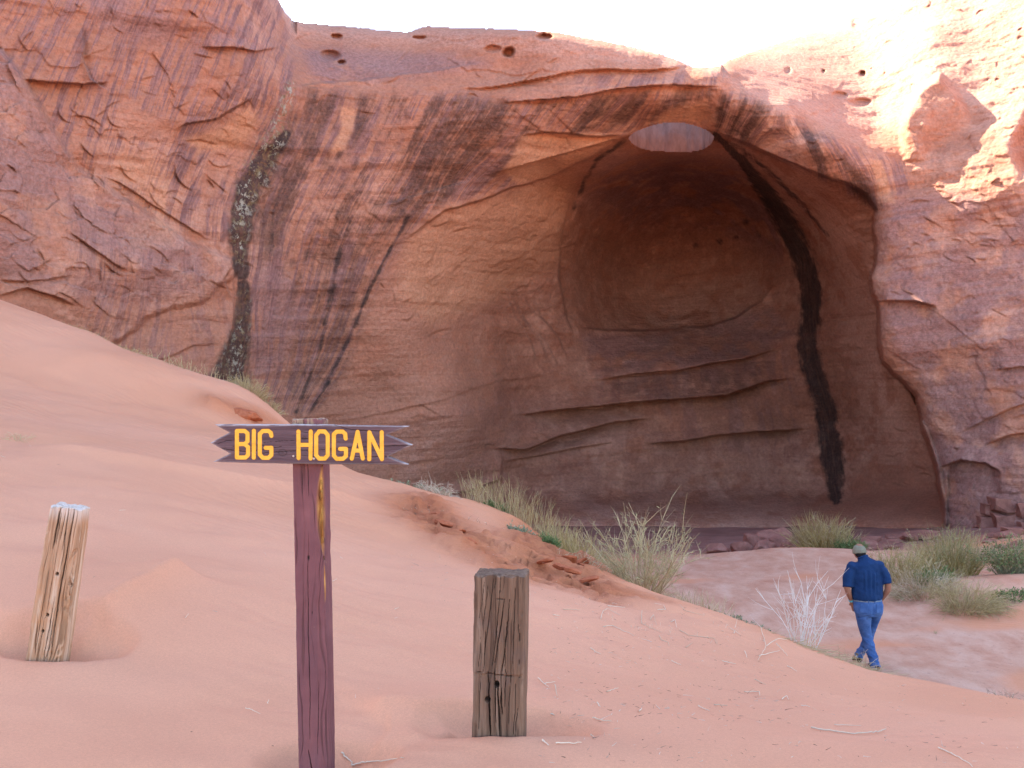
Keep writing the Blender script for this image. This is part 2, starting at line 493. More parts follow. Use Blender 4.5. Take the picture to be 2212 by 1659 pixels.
# outside the traced range of the edge (far left) both depth surfaces agree anyway
S2r = S2 + 0.55 * np.exp(-np.clip(sd, 0, 400) / 16.0) * sstep(0.2, 0.4, par) * sstep(0.3, 2.5, gap)   # rounded arris
Y = S1 * (1 - frontm) + S2r * frontm
RIGHTM = sstep(1890, 1960, GX) * frontm * sstep(300, 420, GY)

def along(pl, k):
    pl = sorted(pl)
    return np.interp(GX, [p[0] for p in pl], [p[1] for p in pl])
def xw(pl, ramp=0.18):
    xs = [p[0] for p in pl]; a, b = min(xs), max(xs)
    r = (b - a) * ramp
    return sstep(a - r * 0.3, a + r, GX) * sstep(b + r * 0.3, b - r, GX)
CRACK = np.zeros_like(Y)
JIT = 3.0 * fbm(GX / 26., GY / 26., 0, 5, 4) + 6.0 * fbm(GX / 110., GY / 110., 0, 15, 2)
def ledge(pl, a, up, b, dn, crack=0.5, jit=1.0, cw=2.6, ramp=0.18):
    """a shelf proud by a above the line, recess b beneath it (up, dn: reach in image pixels)"""
    global Y, CRACK
    zl = along(pl, 0) + JIT * jit
    w = xw(pl, ramp)
    dd = GY - zl            # + = below
    above = np.exp(-np.clip(-dd, 0, 1e4) / up) * sstep(1.6, -1.6, dd)
    below = np.exp(-np.clip(dd, 0, 1e4) / dn) * sstep(-1.6, 1.6, dd)
    soft_l = 1 - 0.35 * sstep(700, 560, GX) * 1.0
    Y = Y - (a * above * w - b * below * w) * soft_l
    CRACK = np.maximum(CRACK, crack * w * np.exp(-(dd / cw) ** 2))
def vstep(pl, a, lf, b, rt, crack=0.4, jit=1.0, ramp=0.2):
    """the same for steep lines: proud by a left of the line, recess b right of it"""
    global Y, CRACK
    pl = sorted(pl, key=lambda p: p[1])
    ys = [p[1] for p in pl]
    xl = np.interp(GY, ys, [p[0] for p in pl]) + JIT * jit
    r = (ys[-1] - ys[0]) * ramp
    w = sstep(ys[0] - r * 0.3, ys[0] + r, GY) * sstep(ys[-1] + r * 0.3, ys[-1] - r, GY)
    dd = GX - xl
    l = np.exp(-np.clip(-dd, 0, 1e4) / lf) * sstep(1.6, -1.6, dd)
    q = np.exp(-np.clip(dd, 0, 1e4) / rt) * sstep(-1.6, 1.6, dd)
    Y = Y - a * l * w + b * q * w
    CRACK = np.maximum(CRACK, crack * w * np.exp(-(dd / 2.4) ** 2))

# buttress at the lower left: broken facets standing proud of the streaked wall
BUTT = [(-300,60),(0,101),(54,168),(118,279),(175,366),(269,427),(403,517),(504,556),(515,590),(430,640),(300,700),(240,760),(0,800),(-300,800)]
bs = poly_sdf(GX + JIT * 2, GY + JIT * 2, BUTT)
bm_ = sstep(6, -10, bs)
Y -= 0.35 * bm_ + 0.75 * bm_ * sstep(0, -170, bs)
fa, fb, fdx, fdy, f1, f2 = worley(GX / 66. + 0.25 * fbm(GX / 60., GY / 60., 0, 3, 3), GY / 44. - GX / 170. + 0.25 * fbm(GX / 60., GY / 60., 1, 3, 3), 21)
facet = (fa - 0.5) * 0.35 + (fdx * (fb - 0.5) + fdy * (fa - 0.35)) * 0.9
fz = soft(GX, GY, [(-300,60),(0,105),(118,285),(269,440),(480,560),(430,640),(250,690),(0,620),(-300,600)], 25)
fedge = sstep(0.055, 0.0, f2 - f1)
Y += facet * 0.34 * fz
CRACK = np.maximum(CRACK, 0.22 * fz * fedge * sstep(0.1, 0.5, fbm(GX / 50., GY / 50., 4, 8, 2)))
# flaking plates: big thin shells
def plates(poly, sx, sy, amt, seed, tilt=0.0, crk=0.5, feather=25):
    global Y, CRACK
    xs = [p[0] for p in poly]; ys = [p[1] for p in poly]
    c0, c1 = np.searchsorted(PX, [min(xs) - feather, max(xs) + feather]); r0, r1 = np.searchsorted(PY, [min(ys) - feather, max(ys) + feather])
    gx, gy = GX[r0:r1, c0:c1], GY[r0:r1, c0:c1]
    z = soft(gx, gy, poly, feather)
    wx = 0.35 * fbm(gx / 70., gy / 70., seed, seed, 4)
    a, b, dx, dy, g1, g2 = worley(gx / sx + wx + gy * tilt / sx, gy / sy + wx - gx * tilt / sy, seed)
    off = (a - 0.5) * 0.8 + dy * (0.3 + 0.5 * b) + dx * (b - 0.5) * 0.6
    off = off * sstep(0.25, 0.75, a + 0.4 * fbm(gx / 120., gy / 120., seed, 19, 2))
    Y[r0:r1, c0:c1] -= off * amt * 0.38 * z
    ck = 0.8 * crk * z * sstep(0.035, 0.0, g2 - g1) * sstep(0.55, 0.85, b) * sstep(-0.1, 0.3, fbm(gx / 45., gy / 45., seed, 8, 2))
    CRACK[r0:r1, c0:c1] = np.maximum(CRACK[r0:r1, c0:c1], ck)
plates([(840,520),(960,450),(1130,400),(1200,420),(1150,560),(1060,640),(930,700),(840,720),(800,650)], 75, 42, 0.30, 33, -0.55, 0.5)
plates([(1905,440),(2000,400),(2300,420),(2300,1180),(2050,1180),(2000,900),(1910,700)], 120, 80, 0.17, 44, 0.2, 0.30)
plates([(1620,150),(2300,-80),(2300,430),(1990,390),(1850,310)], 110, 60, 0.22, 55, 0.3, 0.2)
plates([(-300,-100),(560,-100),(600,180),(500,480),(260,410),(110,260),(-300,60)], 150, 110, 0.22, 66, 0.3, 0.28)
plates([(640,70),(1000,70),(1500,150),(1540,190),(1100,210),(700,220)], 170, 40, 0.24, 77, 0.12, 0.12)
plates([(560,430),(840,430),(800,640),(660,880),(540,860)], 130, 110, 0.12, 88, 0.2, 0.2)
plates([(1090,215),(1250,205),(1560,190),(1640,230),(1540,262),(1330,285),(1130,330)], 90, 34, 0.24, 99, 0.35, 0.3)
plates([(1010,560),(1230,560),(1230,800),(900,860),(880,740)], 130, 85, 0.10, 101, -0.2, 0.2)

# benches and undercuts traced in the alcove
ledge([(1256,706),(1300,712),(1356,714),(1430,712),(1478,706),(1519,706),(1587,686),(1644,652),(1668,618)], -0.35, 60, -0.75, 60, 0.25, 0.7)
ledge([(1289,822),(1373,808),(1469,800),(1536,785),(1603,775),(1680,752)], 0.42, 30, 0.40, 26, 0.35, 0.4, 3.6)
ledge([(1131,895),(1239,884),(1306,876),(1400,866),(1469,862),(1570,854),(1620,837),(1657,823),(1700,818)], 0.85, 34, 0.75, 34, 0.55, 0.35, 4.2)
ledge([(1400,960),(1469,955),(1553,940),(1637,934),(1740,926)], 0.50, 34, 0.42, 36, 0.35, 0.35, 4.0)
ledge([(1071,970),(1138,973),(1205,945),(1323,914),(1400,905)], 0.60, 36, 0.50, 28, 0.45, 0.35, 4.0)
ledge([(1085,1000),(1172,985),(1239,971),(1330,955)], 0.20, 12, 0.20, 26, 0.4, 0.5)
ledge([(735,909),(836,892),(937,869),(1021,842),(1071,822),(1138,815),(1220,800)], 0.22, 40, -0.12, 50, 0.35, 0.7)
ledge([(960,1075),(1010,1062),(1085,1035)], 0.25, 20, 0.2, 30, 0.5, 0.5)
vstep([(1088,985),(1082,1030),(1086,1075),(1092,1120)], 0.28, 26, 0.20, 30, 0.3, 0.6)
vstep([(1228,440),(1212,520),(1208,600),(1222,680),(1240,730)], 0.22, 30, 0.30, 30, 0.3, 0.5)
# the split fan of cracks beside the inner bowl
for k, (a, b) in enumerate([((1090,620),(1165,795)),((1098,626),(1188,790)),((1106,640),(1205,792)),((1130,640),(1212,740)),((1150,640),(1222,770))]):
    pl = [a, (a[0] * .66 + b[0] * .34 - 6, a[1] * .66 + b[1] * .34), (a[0] * .33 + b[0] * .67 + 6, a[1] * .33 + b[1] * .67), b]
    vstep(pl, 0.08, 12, 0.10, 8, 0.6, 0.9)
# lip edges and ledges under the arch
ledge([(880,515),(960,452),(1040,430),(1110,402),(1180,385),(1250,352),(1330,305)], 0.30, 26, 0.28, 40, 0.35, 0.9)
ledge([(1085,222),(1150,213),(1250,207),(1350,188),(1450,182),(1545,187)], 0.32, 16, 0.30, 26, 0.45, 0.6)
ledge([(1000,192),(1060,188),(1130,176),(1190,163),(1250,150),(1420,150),(1490,140)], 0.25, 14, 0.22, 14, 0.3, 0.6)
ledge([(640,185),(700,176),(800,172),(880,158),(960,150),(1040,138)], -0.10, 20, -0.35, 18, 0.15, 0.7)
ledge([(1130,290),(1180,282),(1260,292),(1340,290)], 0.25, 18, 0.25, 40, 0.2, 0.6)
# left wall: big flake scar, cracks
ledge([(385,280),(400,270),(430,262),(470,255),(500,235),(545,215)], 0.30, 40, 0.34, 42, 0.85, 0.8, 3.4)
ledge([(400,305),(430,302),(470,312)], 0.10, 14, 0.12, 12, 0.5, 0.5)
ledge([(440,105),(500,103),(560,112),(600,108)], 0.34, 22, 0.3, 26, 0.3, 0.7)
ledge([(50,170),(110,178),(180,180),(230,178)], 0.30, 20, 0.34, 26, 0.5, 0.6)
ledge([(0,640),(60,625),(110,640),(160,660)], 0.30, 26, 0.3, 20, 0.6, 0.8)
ledge([(0,606),(50,612),(100,605),(150,596)], 0.18, 18, 0.25, 20, 0.5, 0.8)
ledge([(150,500),(200,535),(250,570),(275,585)], 0.22, 16, 0.2, 16, 0.7, 0.8)
ledge([(230,380),(300,420),(380,470),(450,520)], 0.16, 14, 0.16, 16, 0.5, 0.9)
ledge([(310,790),(360,775),(420,745),(470,742)], 0.10, 18, 0.12, 16, 0.3, 0.7)
ledge([(330,700),(420,690),(490,700)], -0.1, 30, 0.16, 40, 0.2, 0.9)
vstep([(500,575),(485,605),(500,640)], 0.16, 16, 0.14, 12, 0.6, 0.6)
vstep([(180,60),(178,120),(195,170),(232,195)], 0.18, 20, 0.18, 18, 0.5, 0.9)
vstep([(505,600),(505,700),(480,800),(455,870)], 0.14, 24, 0.10, 14, 0.25, 0.4)
# right pillar: undercut at its foot, broken scars
ledge([(1898,655),(1935,648),(1980,650),(2020,660)], 0.30, 20, 0.26, 24, 0.55, 0.7)
ledge([(2030,1008),(2075,992),(2130,1000),(2160,1020)], 0.22, 16, 0.42, 40, 0.7, 0.6)
vstep([(1925,800),(1968,850),(2005,930),(2030,1010),(2044,1080)], 0.10, 14, 0.20, 30, 0.4, 0.5)
vstep([(2044,1010),(2050,1060),(2048,1120),(2040,1165)], 0.05, 10, 0.25, 30, 0.5, 0.6)
ledge([(2130,960),(2175,945),(2260,930)], 0.2, 22, 0.22, 22, 0.6, 0.7)
ledge([(2080,930),(2130,905),(2200,880),(2260,860)], 0.12, 26, 0.10, 18, 0.25, 0.9)
ledge([(2150,800),(2200,790),(2260,792)], 0.12, 16, 0.12, 16, 0.5, 0.9)
# shaded scoop high on the right wall
SCOOP = [(2027,158),(1990,190),(1962,235),(1950,290),(1950,345),(1990,380),(2060,430),(2120,445),(2162,425),(2158,360),(2125,320),(2095,255),(2065,200)]
ss = poly_sdf(GX + JIT * 1.2, GY + JIT * 1.2, SCOOP)
face = 35.5 - (GY - 158) / 282. * 1.0 + 0.5 * sstep(1960, 2160, GX) * -1.0
ksc = sstep(9, -12, ss)
Y = Y * (1 - ksc) + np.minimum(Y, face) * ksc
ss2 = poly_sdf(GX + JIT, GY + JIT, [(1945,255),(1990,215),(2030,235),(2010,300),(2000,350),(1960,345)])
Y -= 0.25 * sstep(6, -22, ss2)
ss3 = poly_sdf(GX + JIT, GY + JIT, [(2290,160),(2215,230),(2180,320),(2200,390),(2300,380)])
Y += 1.0 * sstep(5, -40, ss3)
# weather pits on the dome and the sunlit shoulder
for (cx_, cy_, rx, ry, dp) in [(722,76,13,6,0.6),(708,118,24,12,0.6),(1178,81,19,8,0.8),(1098,112,15,12,0.8),(1060,104,22,8,0.35),(905,81,16,4,0.5),(735,133,10,5,.5),
                               (1703,153,8,7,0.5),(1777,153,4,4,0.4),(1860,157,8,7,0.5),(1815,207,18,8,0.5),(1860,222,26,9,0.5),(1852,46,15,10,0.8),(1815,44,8,5,.5),(1847,56,9,5,.5),(2260,300,30,60,.6)]:
    q = ((GX - cx_ + JIT * 1.1) / rx) ** 2 + ((GY - cy_ + JIT * .7) / ry) ** 2
    Y += .8 * dp * sstep(1.3, 0.1, q)
# small spalls: short curved breaks with a lit lip and a shadow under it
rn_ = np.random.default_rng(17)
def nicks(n, x0, x1, y0, y1, ang, spread, l0, l1, amp, test=None):
    global Y, CRACK
    for _ in range(n):
        cx_, cy_ = rn_.uniform(x0, x1), rn_.uniform(y0, y1)
        if test is not None and not test(cx_, cy_): continue
        ll = rn_.uniform(l0, l1); an = R(ang + rn_.normal(0, spread)); cu = rn_.normal(0, .35)
        m_ = ll + 14
        c0, c1 = np.searchsorted(PX, [cx_ - m_, cx_ + m_]); r0, r1 = np.searchsorted(PY, [cy_ - m_, cy_ + m_])
        gx, gy = GX[r0:r1, c0:c1] - cx_, GY[r0:r1, c0:c1] - cy_
        gx = gx + .4 * JIT[r0:r1, c0:c1]
        t_ = (gx * math.cos(an) + gy * math.sin(an)) / ll
        d_ = -gx * math.sin(an) + gy * math.cos(an) - cu * ll * (t_ * t_ - .3) + .5 * JIT[r0:r1, c0:c1]
        w_ = np.clip(1 - t_ * t_, 0, 1)
        am = amp * rn_.uniform(.25, .95)
        Y[r0:r1, c0:c1] += w_ * am * (-np.exp(-np.clip(-d_, 0, 99) / 7.) * sstep(1.3, -1.3, d_) + .8 * np.exp(-np.clip(d_, 0, 99) / 5.) * sstep(-1.3, 1.3, d_))
        CRACK[r0:r1, c0:c1] = np.maximum(CRACK[r0:r1, c0:c1], .55 * w_ * np.exp(-(d_ / 1.8) ** 2))
nicks(63, 0, 620, 0, 600, 25, 35, 7, 26, .09)
nicks(25, 0, 480, 240, 640, 40, 18, 12, 40, .16)
nicks(37, 1910, 2212, 440, 1150, 5, 30, 6, 24, .09)
nicks(29, 1920, 2212, 400, 560, 8, 14, 8, 30, .08)
nicks(37, 840, 1230, 420, 720, -30, 22, 8, 34, .12)
nicks(25, 900, 1500, 780, 1100, -10, 16, 8, 40, .07)
nicks(21, 1300, 1700, 470, 720, -5, 30, 6, 30, .06)
nicks(29, 640, 1500, 70, 260, -8, 22, 8, 34, .09)
nicks(25, 560, 860, 380, 880, 70, 30, 6, 20, .06)
nicks(37, 1600, 2212, 0, 420, -30, 30, 5, 18, .12)
nicks(16, 1780, 1990, 520, 1120, 10, 25, 6, 26, .07)
# swirls: concentric shells left of the inner bowl
q = np.hypot((GX - 1052) / 1.0, (GY - 735) / 1.25)
sw = np.exp(-(q / 75.) ** 2)
Y += 0.025 * sw * np.sin(q / 3.1 + 2.2 * fbm(GX / 60., GY / 60., 0, 17, 3))

# sloping rock foot of the back wall
Y -= 3.4 * sstep(1045, 1140, GY) ** 1.3 * (1 - frontm) * sstep(1050, 1200, GX)
# natural relief
WX = (GX - CX) / F * Y; WZ = (HY - GY) / F * Y
Y += 0.42 * fbm(WX / 4.5, Y / 4.5, WZ / 4.5, 1, 3) + 0.12 * fbm(WX / 1.3, Y / 1.3, WZ / 1.1, 2, 4) + 0.035 * fbm(WX / .3, Y / .3, WZ / .25, 3, 4)
rough = soft(GX, GY, [(1540,140),(1900,0),(2300,-150),(2300,470),(1990,395),(1840,300),(1620,200)], 30)
Y += rough * (0.20 * fbm(WX / 1.1, Y / 1.1, WZ / .7, 31, 5, 0.55) + 0.03 * fbm(WX / .35, Y / .35, WZ / .3, 41, 3, ridged=True))
smooth_dome = soft(GX, GY, [(640,60),(1100,60),(1500,140),(1400,160),(1000,180),(680,190)], 20)
bed = fbm(WX / 9., Y / 9., WZ / 0.55 - WX / 5., 51, 3)
Y += 0.16 * bed * (0.35 + 0.65 * (1 - smooth_dome))
# skyline: roll the top backwards and cut the sheet there
skx = np.array([p[0] for p in SKYLINE], float); sky_y = np.array([p[1] for p in SKYLINE], float)
sdist = poly_sdf(GX, GY, [(-6000, 4000), (-6000, -3500)] + SKYLINE + [(4000, -600), (4000, 4000)])
sdist = sdist + 1.6 * fbm(GX / 14., GY / 14., 0, 61, 3)
dedge = np.clip(-sdist, 0, 1e4)
rr = np.where((GX > 640) & (GX < 1560), 17.0, 34.0)
Y += np.where((GX > 640) & (GX < 1560), 0.9, 2.4) * (1 - np.sqrt(np.clip(1 - (1 - np.clip(dedge / rr, 0, 1)) ** 2, 0, 1))) * sstep(-40, 40, GY + 60)
Y = np.clip(Y, 8, 60)

# pull the vertices just outside the skyline onto it, drop the rest
keepv = sdist < 2.4
keepq = keepv[:-1, :-1] & keepv[1:, :-1] & keepv[:-1, 1:] & keepv[1:, 1:]
# the skylight in the roof: a chimney worn through the rock
HC = ((1450 - CX) / F * 38.3, 38.3)
HXr, HYr = 1.62, 1.55
X3 = (GX - CX) / F * Y; Z3 = (HY - GY) / F * Y
hx0, hy0, hrx, hry = 1450.0, 299.0, 93.0, 33.0
ang = np.arctan2((GY - hy0) / hry, (GX - hx0) / hrx)
hq = np.hypot((GX - hx0) / hrx, (GY - hy0 - 3 * np.sin(ang * 2 + 1)) / hry) + 0.02 * np.sin(ang * 5) 
hole = hq < 1.0
holeq = hole[:-1, :-1] & hole[1:, :-1] & hole[:-1, 1:] & hole[1:, 1:]
keepq &= ~holeq
co = np.stack([X3, Y, Z3], -1).reshape(-1, 3)

# ---- colour masks
guides = [(1.3,[(130,0),(50,160),(-30,330)]),(4.0,[(400,0),(340,130),(290,300),(250,450),(240,600)]),
 (5.6,[(560,20),(490,200),(420,330),(370,450),(350,600),(340,750)]),(6.6,[(640,170),(600,300),(550,390),(520,560),(520,740),(490,860)]),
 (7.8,[(780,220),(690,400),(640,500),(610,620),(590,720),(560,880)]),(9.0,[(900,230),(810,400),(750,520),(710,660),(660,800),(620,900)]),
 (10.5,[(1050,230),(930,430),(860,540),(800,680),(730,830),(670,910)]),(12.0,[(1200,200),(1110,340),(1010,440),(930,600)]),
 (14.0,[(1400,190),(1340,270),(1260,350)]),(15.6,[(1560,175),(1545,260)]),(17.0,[(1660,220),(1710,330)]),(18.5,[(1780,280),(1850,400)]),
 (19.5,[(1900,330),(1930,430)]),(16.2,[(1560,300),(1660,420),(1735,560),(1745,740),(1790,920),(1805,1085)]),(14.5,[(1450,400),(1450,550),(1450,800),(1450,1100)]),
 (17.6,[(1660,345),(1760,440),(1815,560),(1840,700),(1880,950),(1920,1100)]),(21.,[(2100,200),(2100,600),(2100,1000)]),(13.,[(1250,700),(1250,900),(1250,1100)])]
gp_, gv_ = [], []
for v, pl in guides:
    for p in pl: gp_.append(p); gv_.append(v)
S = coarse(TPS(gp_, gv_, 3e-3, 400.))
suv = np.stack([S, GY / 100. * 0.075, np.zeros_like(S)], -1).reshape(-1, 3)
streak = np.zeros_like(Y); dark = np.zeros_like(Y); varn = np.zeros_like(Y); fresh = np.zeros_like(Y); seep = np.zeros_like(Y); lich = np.zeros_like(Y); dust_glare = np.zeros_like(Y)
def up(a, b):
    return np.maximum(a, b)
streak = up(streak, 1.0 * soft(GX, GY, [(-400,-300),(560,-300),(640,170),(590,330),(520,560),(400,500),(270,420),(170,360),(110,270),(50,160),(0,100),(-400,60)], 22))
streak = up(streak, 0.95 * soft(GX, GY, [(640,190),(780,200),(1000,200),(1100,220),(1240,205),(1540,185),(1545,262),(1330,290),(1130,400),(960,450),(880,505),(820,600),(720,850),(650,905),(560,880),(530,600),(560,400)], 16))
streak = up(streak, 0.8 * soft(GX, GY, [(1240,160),(1420,160),(1560,150),(1545,190),(1350,190),(1250,205)], 8))
streak = up(streak, 0.8 * soft(GX, GY, [(1560,190),(1640,215),(1860,325),(1950,350),(1980,400),(1893,455),(1700,350),(1545,285)], 10))
streak = up(streak, 0.45 * soft(GX, GY, [(1290,815),(1460,795),(1640,770),(1720,740),(1720,1000),(1500,960),(1400,870),(1290,870)], 14))
streak = up(streak, 0.6 * soft(GX, GY, [(150,480),(480,570),(500,760),(300,800),(180,720)], 30))
dark = up(dark, 0.9 * soft(GX, GY, [(660,190),(780,205),(1000,205),(1130,225),(1240,210),(1545,188),(1545,245),(1330,270),(1160,350),(1000,420),(900,470),(850,530),(760,500),(640,620),(590,560),(600,400),(650,280)], 18))
dark = up(dark, 0.8 * soft(GX, GY, [(560,330),(640,240),(700,330),(640,450),(600,560),(560,560),(545,430)], 22))
dark = up(dark, 0.62 * soft(GX, GY, [(600,480),(740,480),(850,520),(810,610),(720,860),(655,905),(600,900),(640,700)], 25))
dark = up(dark, 0.95 * soft(GX, GY, [(1545,195),(1640,220),(1790,300),(1880,400),(1893,450),(1840,420),(1700,350),(1545,285)], 12))
dark = up(dark, 0.45 * soft(GX, GY, [(1300,830),(1460,810),(1640,790),(1640,850),(1400,865)], 8))
# smooth dark film inside the top of the inner bowl
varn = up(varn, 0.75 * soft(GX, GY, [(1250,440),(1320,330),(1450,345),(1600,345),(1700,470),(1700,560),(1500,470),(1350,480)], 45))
varn = up(varn, 0.68 * soft(GX, GY, [(1905,440),(2010,420),(2300,440),(2300,1180),(2050,1180),(2000,900),(1910,700)], 25) * frontm)
varn = up(varn, 0.55 * bm_ * soft(GX, GY, [(-300,60),(0,105),(118,285),(269,440),(480,560),(430,640),(250,660),(0,600),(-300,600)], 30))
varn = up(varn, 0.6 * soft(GX, GY, [(-300,90),(60,100),(200,150),(235,190),(150,185),(60,170),(-300,150)], 14))
varn = up(varn, 0.5 * soft(GX, GY, [(1250,720),(1460,720),(1660,660),(1720,720),(1600,775),(1460,800),(1290,810)], 16))
varn = up(varn, 0.7 * soft(GX, GY, [(150,-60),(560,-60),(590,90),(380,100),(220,60)], 30))
varn = up(varn, 0.16 * soft(GX, GY, [(850,920),(1080,830),(1300,890),(1500,960),(1750,940),(1780,1200),(900,1200)], 30))
varn = up(varn, 0.6 * soft(GX, GY, [(560,560),(640,560),(660,700),(560,860),(530,700)], 25))
varn = up(varn, 0.7 * soft(GX, GY, [(650,100),(1000,120),(1060,140),(900,165),(680,190)], 20))
fresh = up(fresh, soft(GX, GY, [(1125,292),(1190,285),(1330,292),(1340,300),(1250,350),(1180,385),(1115,398),(1090,370)], 8))
fresh = up(fresh, 0.8 * soft(GX, GY, [(960,455),(1120,405),(1240,360),(1220,560),(1080,640),(930,700),(860,640),(880,520)], 25))
fresh = up(fresh, soft(GX, GY, [(395,300),(480,275),(540,225),(560,260),(520,320),(430,325)], 10))
fresh = up(fresh, soft(GX, GY, [(735,230),(770,235),(765,280),(745,325),(715,330),(735,280)], 6))
fresh = up(fresh, soft(GX, GY, [(270,490),(340,470),(380,500),(375,535),(290,540)], 10))
fresh = up(fresh, 0.7 * soft(GX, GY, [(240,330),(330,330),(380,420),(360,470),(250,400)], 25))
fresh = up(fresh, soft(GX, GY, [(1440,235),(1530,215),(1545,262),(1400,268)], 10))
fresh = up(fresh, 0.9 * soft(GX, GY, [(1880,345),(1905,345),(1935,440),(1900,440)], 6))
streak *= 1 - 0.85 * fresh; dark *= 1 - 0.9 * fresh
def line_mask(pl, w, pw=1.0):
    m_ = 2 * max(w) + 5
    xs = [p[0] for p in pl]; ys = [p[1] for p in pl]
    c0, c1 = np.searchsorted(PX, [min(xs) - m_, max(xs) + m_]); r0, r1 = np.searchsorted(PY, [min(ys) - m_, max(ys) + m_])
    out = np.zeros_like(GX)
    dd, pr, _ = seg_dist(GX[r0:r1, c0:c1], GY[r0:r1, c0:c1], pl)
    ww = np.interp(pr, np.linspace(0, 1, len(w)), w)
    out[r0:r1, c0:c1] = np.clip(1.15 - 0.6 * dd / ww, 0, 1)
    return out
seep = up(seep, line_mask([(1545,290),(1600,345),(1655,415),(1695,475),(1732,555),(1752,620),(1750,690),(1742,745),(1762,820),(1784,890),(1792,960),(1802,1020),(1806,1075)], [5,9,14,20,23,23,21,20,22,20,23,23,13]))
seep = up(seep, 0.95 * line_mask([(618,290),(575,345),(540,400),(522,470),(518,560),(523,590)], [10,22,30,28,24,14]))
seep = up(seep, 0.95 * line_mask([(527,618),(524,680),(514,750),(496,820),(470,880)], [13,18,26,40,46]))
seep = up(seep, 0.58 * line_mask([(1350,305),(1290,345),(1258,400),(1240,450)], [9,9,8,6]))
seep = up(seep, 0.58 * line_mask([(1545,300),(1600,320),(1660,370),(1730,440),(1790,510)], [8,9,9,8,6]))
seep = up(seep, 0.62 * line_mask([(880,470),(840,545),(800,620),(760,720),(700,840),(660,905)], [6,5,6,7,6,5]))
seep = up(seep, 0.58 * line_mask([(760,470),(735,540),(715,640),(690,760),(640,890)], [10,9,8,7,6]))
seep = up(seep, 0.5 * line_mask([(620,360),(590,460),(585,540)], [9,8,7]))
for (ax_, ay_) in [(1525,490),(1610,480),(1590,512),(1555,520),(1640,505),(1500,530)]:
    seep = up(seep, 0.52 * np.clip(1.2 - np.hypot(GX - ax_, (GY - ay_) * 1.2) / 16., 0, 1))
lich = up(lich, line_mask([(628,185),(612,230),(595,290),(565,345),(540,400),(520,470),(516,540),(520,565)], [9,14,20,22,26,18,14,8]) * 0.95)
lich = up(lich, line_mask([(528,640),(524,700),(508,780),(490,860)], [10,14,24,30]) * 0.8)
recess_shade = (1 - frontm) * sstep(39.5, 45.0, Y)  # alcove gloom put into the colour, darker with depth
dust_glare = up(dust_glare, 0.6 * soft(GX, GY, [(650,60),(1000,66),(1250,85),(1480,140),(1400,140),(1100,110),(700,85)], 10))
dust_glare = up(dust_glare, 0.6 * soft(GX, GY, [(1600,140),(1900,0),(2300,-150),(2300,330),(2180,330),(2040,160),(1950,260),(1850,300),(1620,200)], 20))  # sunlit slope lightened in its colour so it burns out brighter

me = mesh_np('cliff', co, grid_quads(len(PY), len(PX), keepq))
for nm, v in (('streak', streak), ('dark', dark), ('varnish', varn), ('fresh', fresh), ('seep', seep), ('lichen', lich), ('dust_glare', dust_glare), ('recess_shade', recess_shade), ('crack', np.clip(CRACK, 0, 1))):
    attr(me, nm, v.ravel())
attr(me, 'suv', suv)
def nzs(pts):
    f_ = lambda sc, sd_, oc, g=0.58: 0.5 + 0.5 * fbm(pts[:, 0] * sc, pts[:, 1] * sc, pts[:, 2] * sc, sd_, oc, g)
    return np.stack([f_(.22, 201, 3), f_(1.3, 211, 4), f_(2.2, 221, 3)], -1), np.stack([f_(.8, 231, 4), f_(.9, 241, 5), f_(2.8, 251, 4, .65)], -1)
_a, _b = nzs(co)
attr(me, 'nz', _a); attr(me, 'nz2', _b)
bmx = bmesh.new(); bmx.from_mesh(me)
bmesh.ops.delete(bmx, geom=[v for v in bmx.verts if not v.link_faces], context='VERTS')
bmesh.ops.reverse_faces(bmx, faces=bmx.faces[:])
# give the top real depth: carry every skyline edge back over the plateau
edges = []
for e in bmx.edges:
    if e.is_boundary:
        c = (e.verts[0].co + e.verts[1].co) / 2
        px_, py_ = CX + c.x / c.y * F, HY - c.z / c.y * F
        if py_ < 200 and px_ < 2890 and not (3.6 < c.x < 8.6):
            edges.append(e)
r = bmesh.ops.extrude_edge_only(bmx, edges=edges)
for v in r['geom']:
    if isinstance(v, bmesh.types.BMVert):
        k = 1.0 if v.co.x < -6.8 else 0.0
        v.co += Vector((-6.0 * k, 26.0, 0.2))
for f in bmx.faces: f.smooth = True
bmx.to_mesh(me); bmx.free()
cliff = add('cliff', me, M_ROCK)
tag(cliff, 'red sandstone cliff with dark streaks and a deep arched alcove under a roof hole', kind='structure')

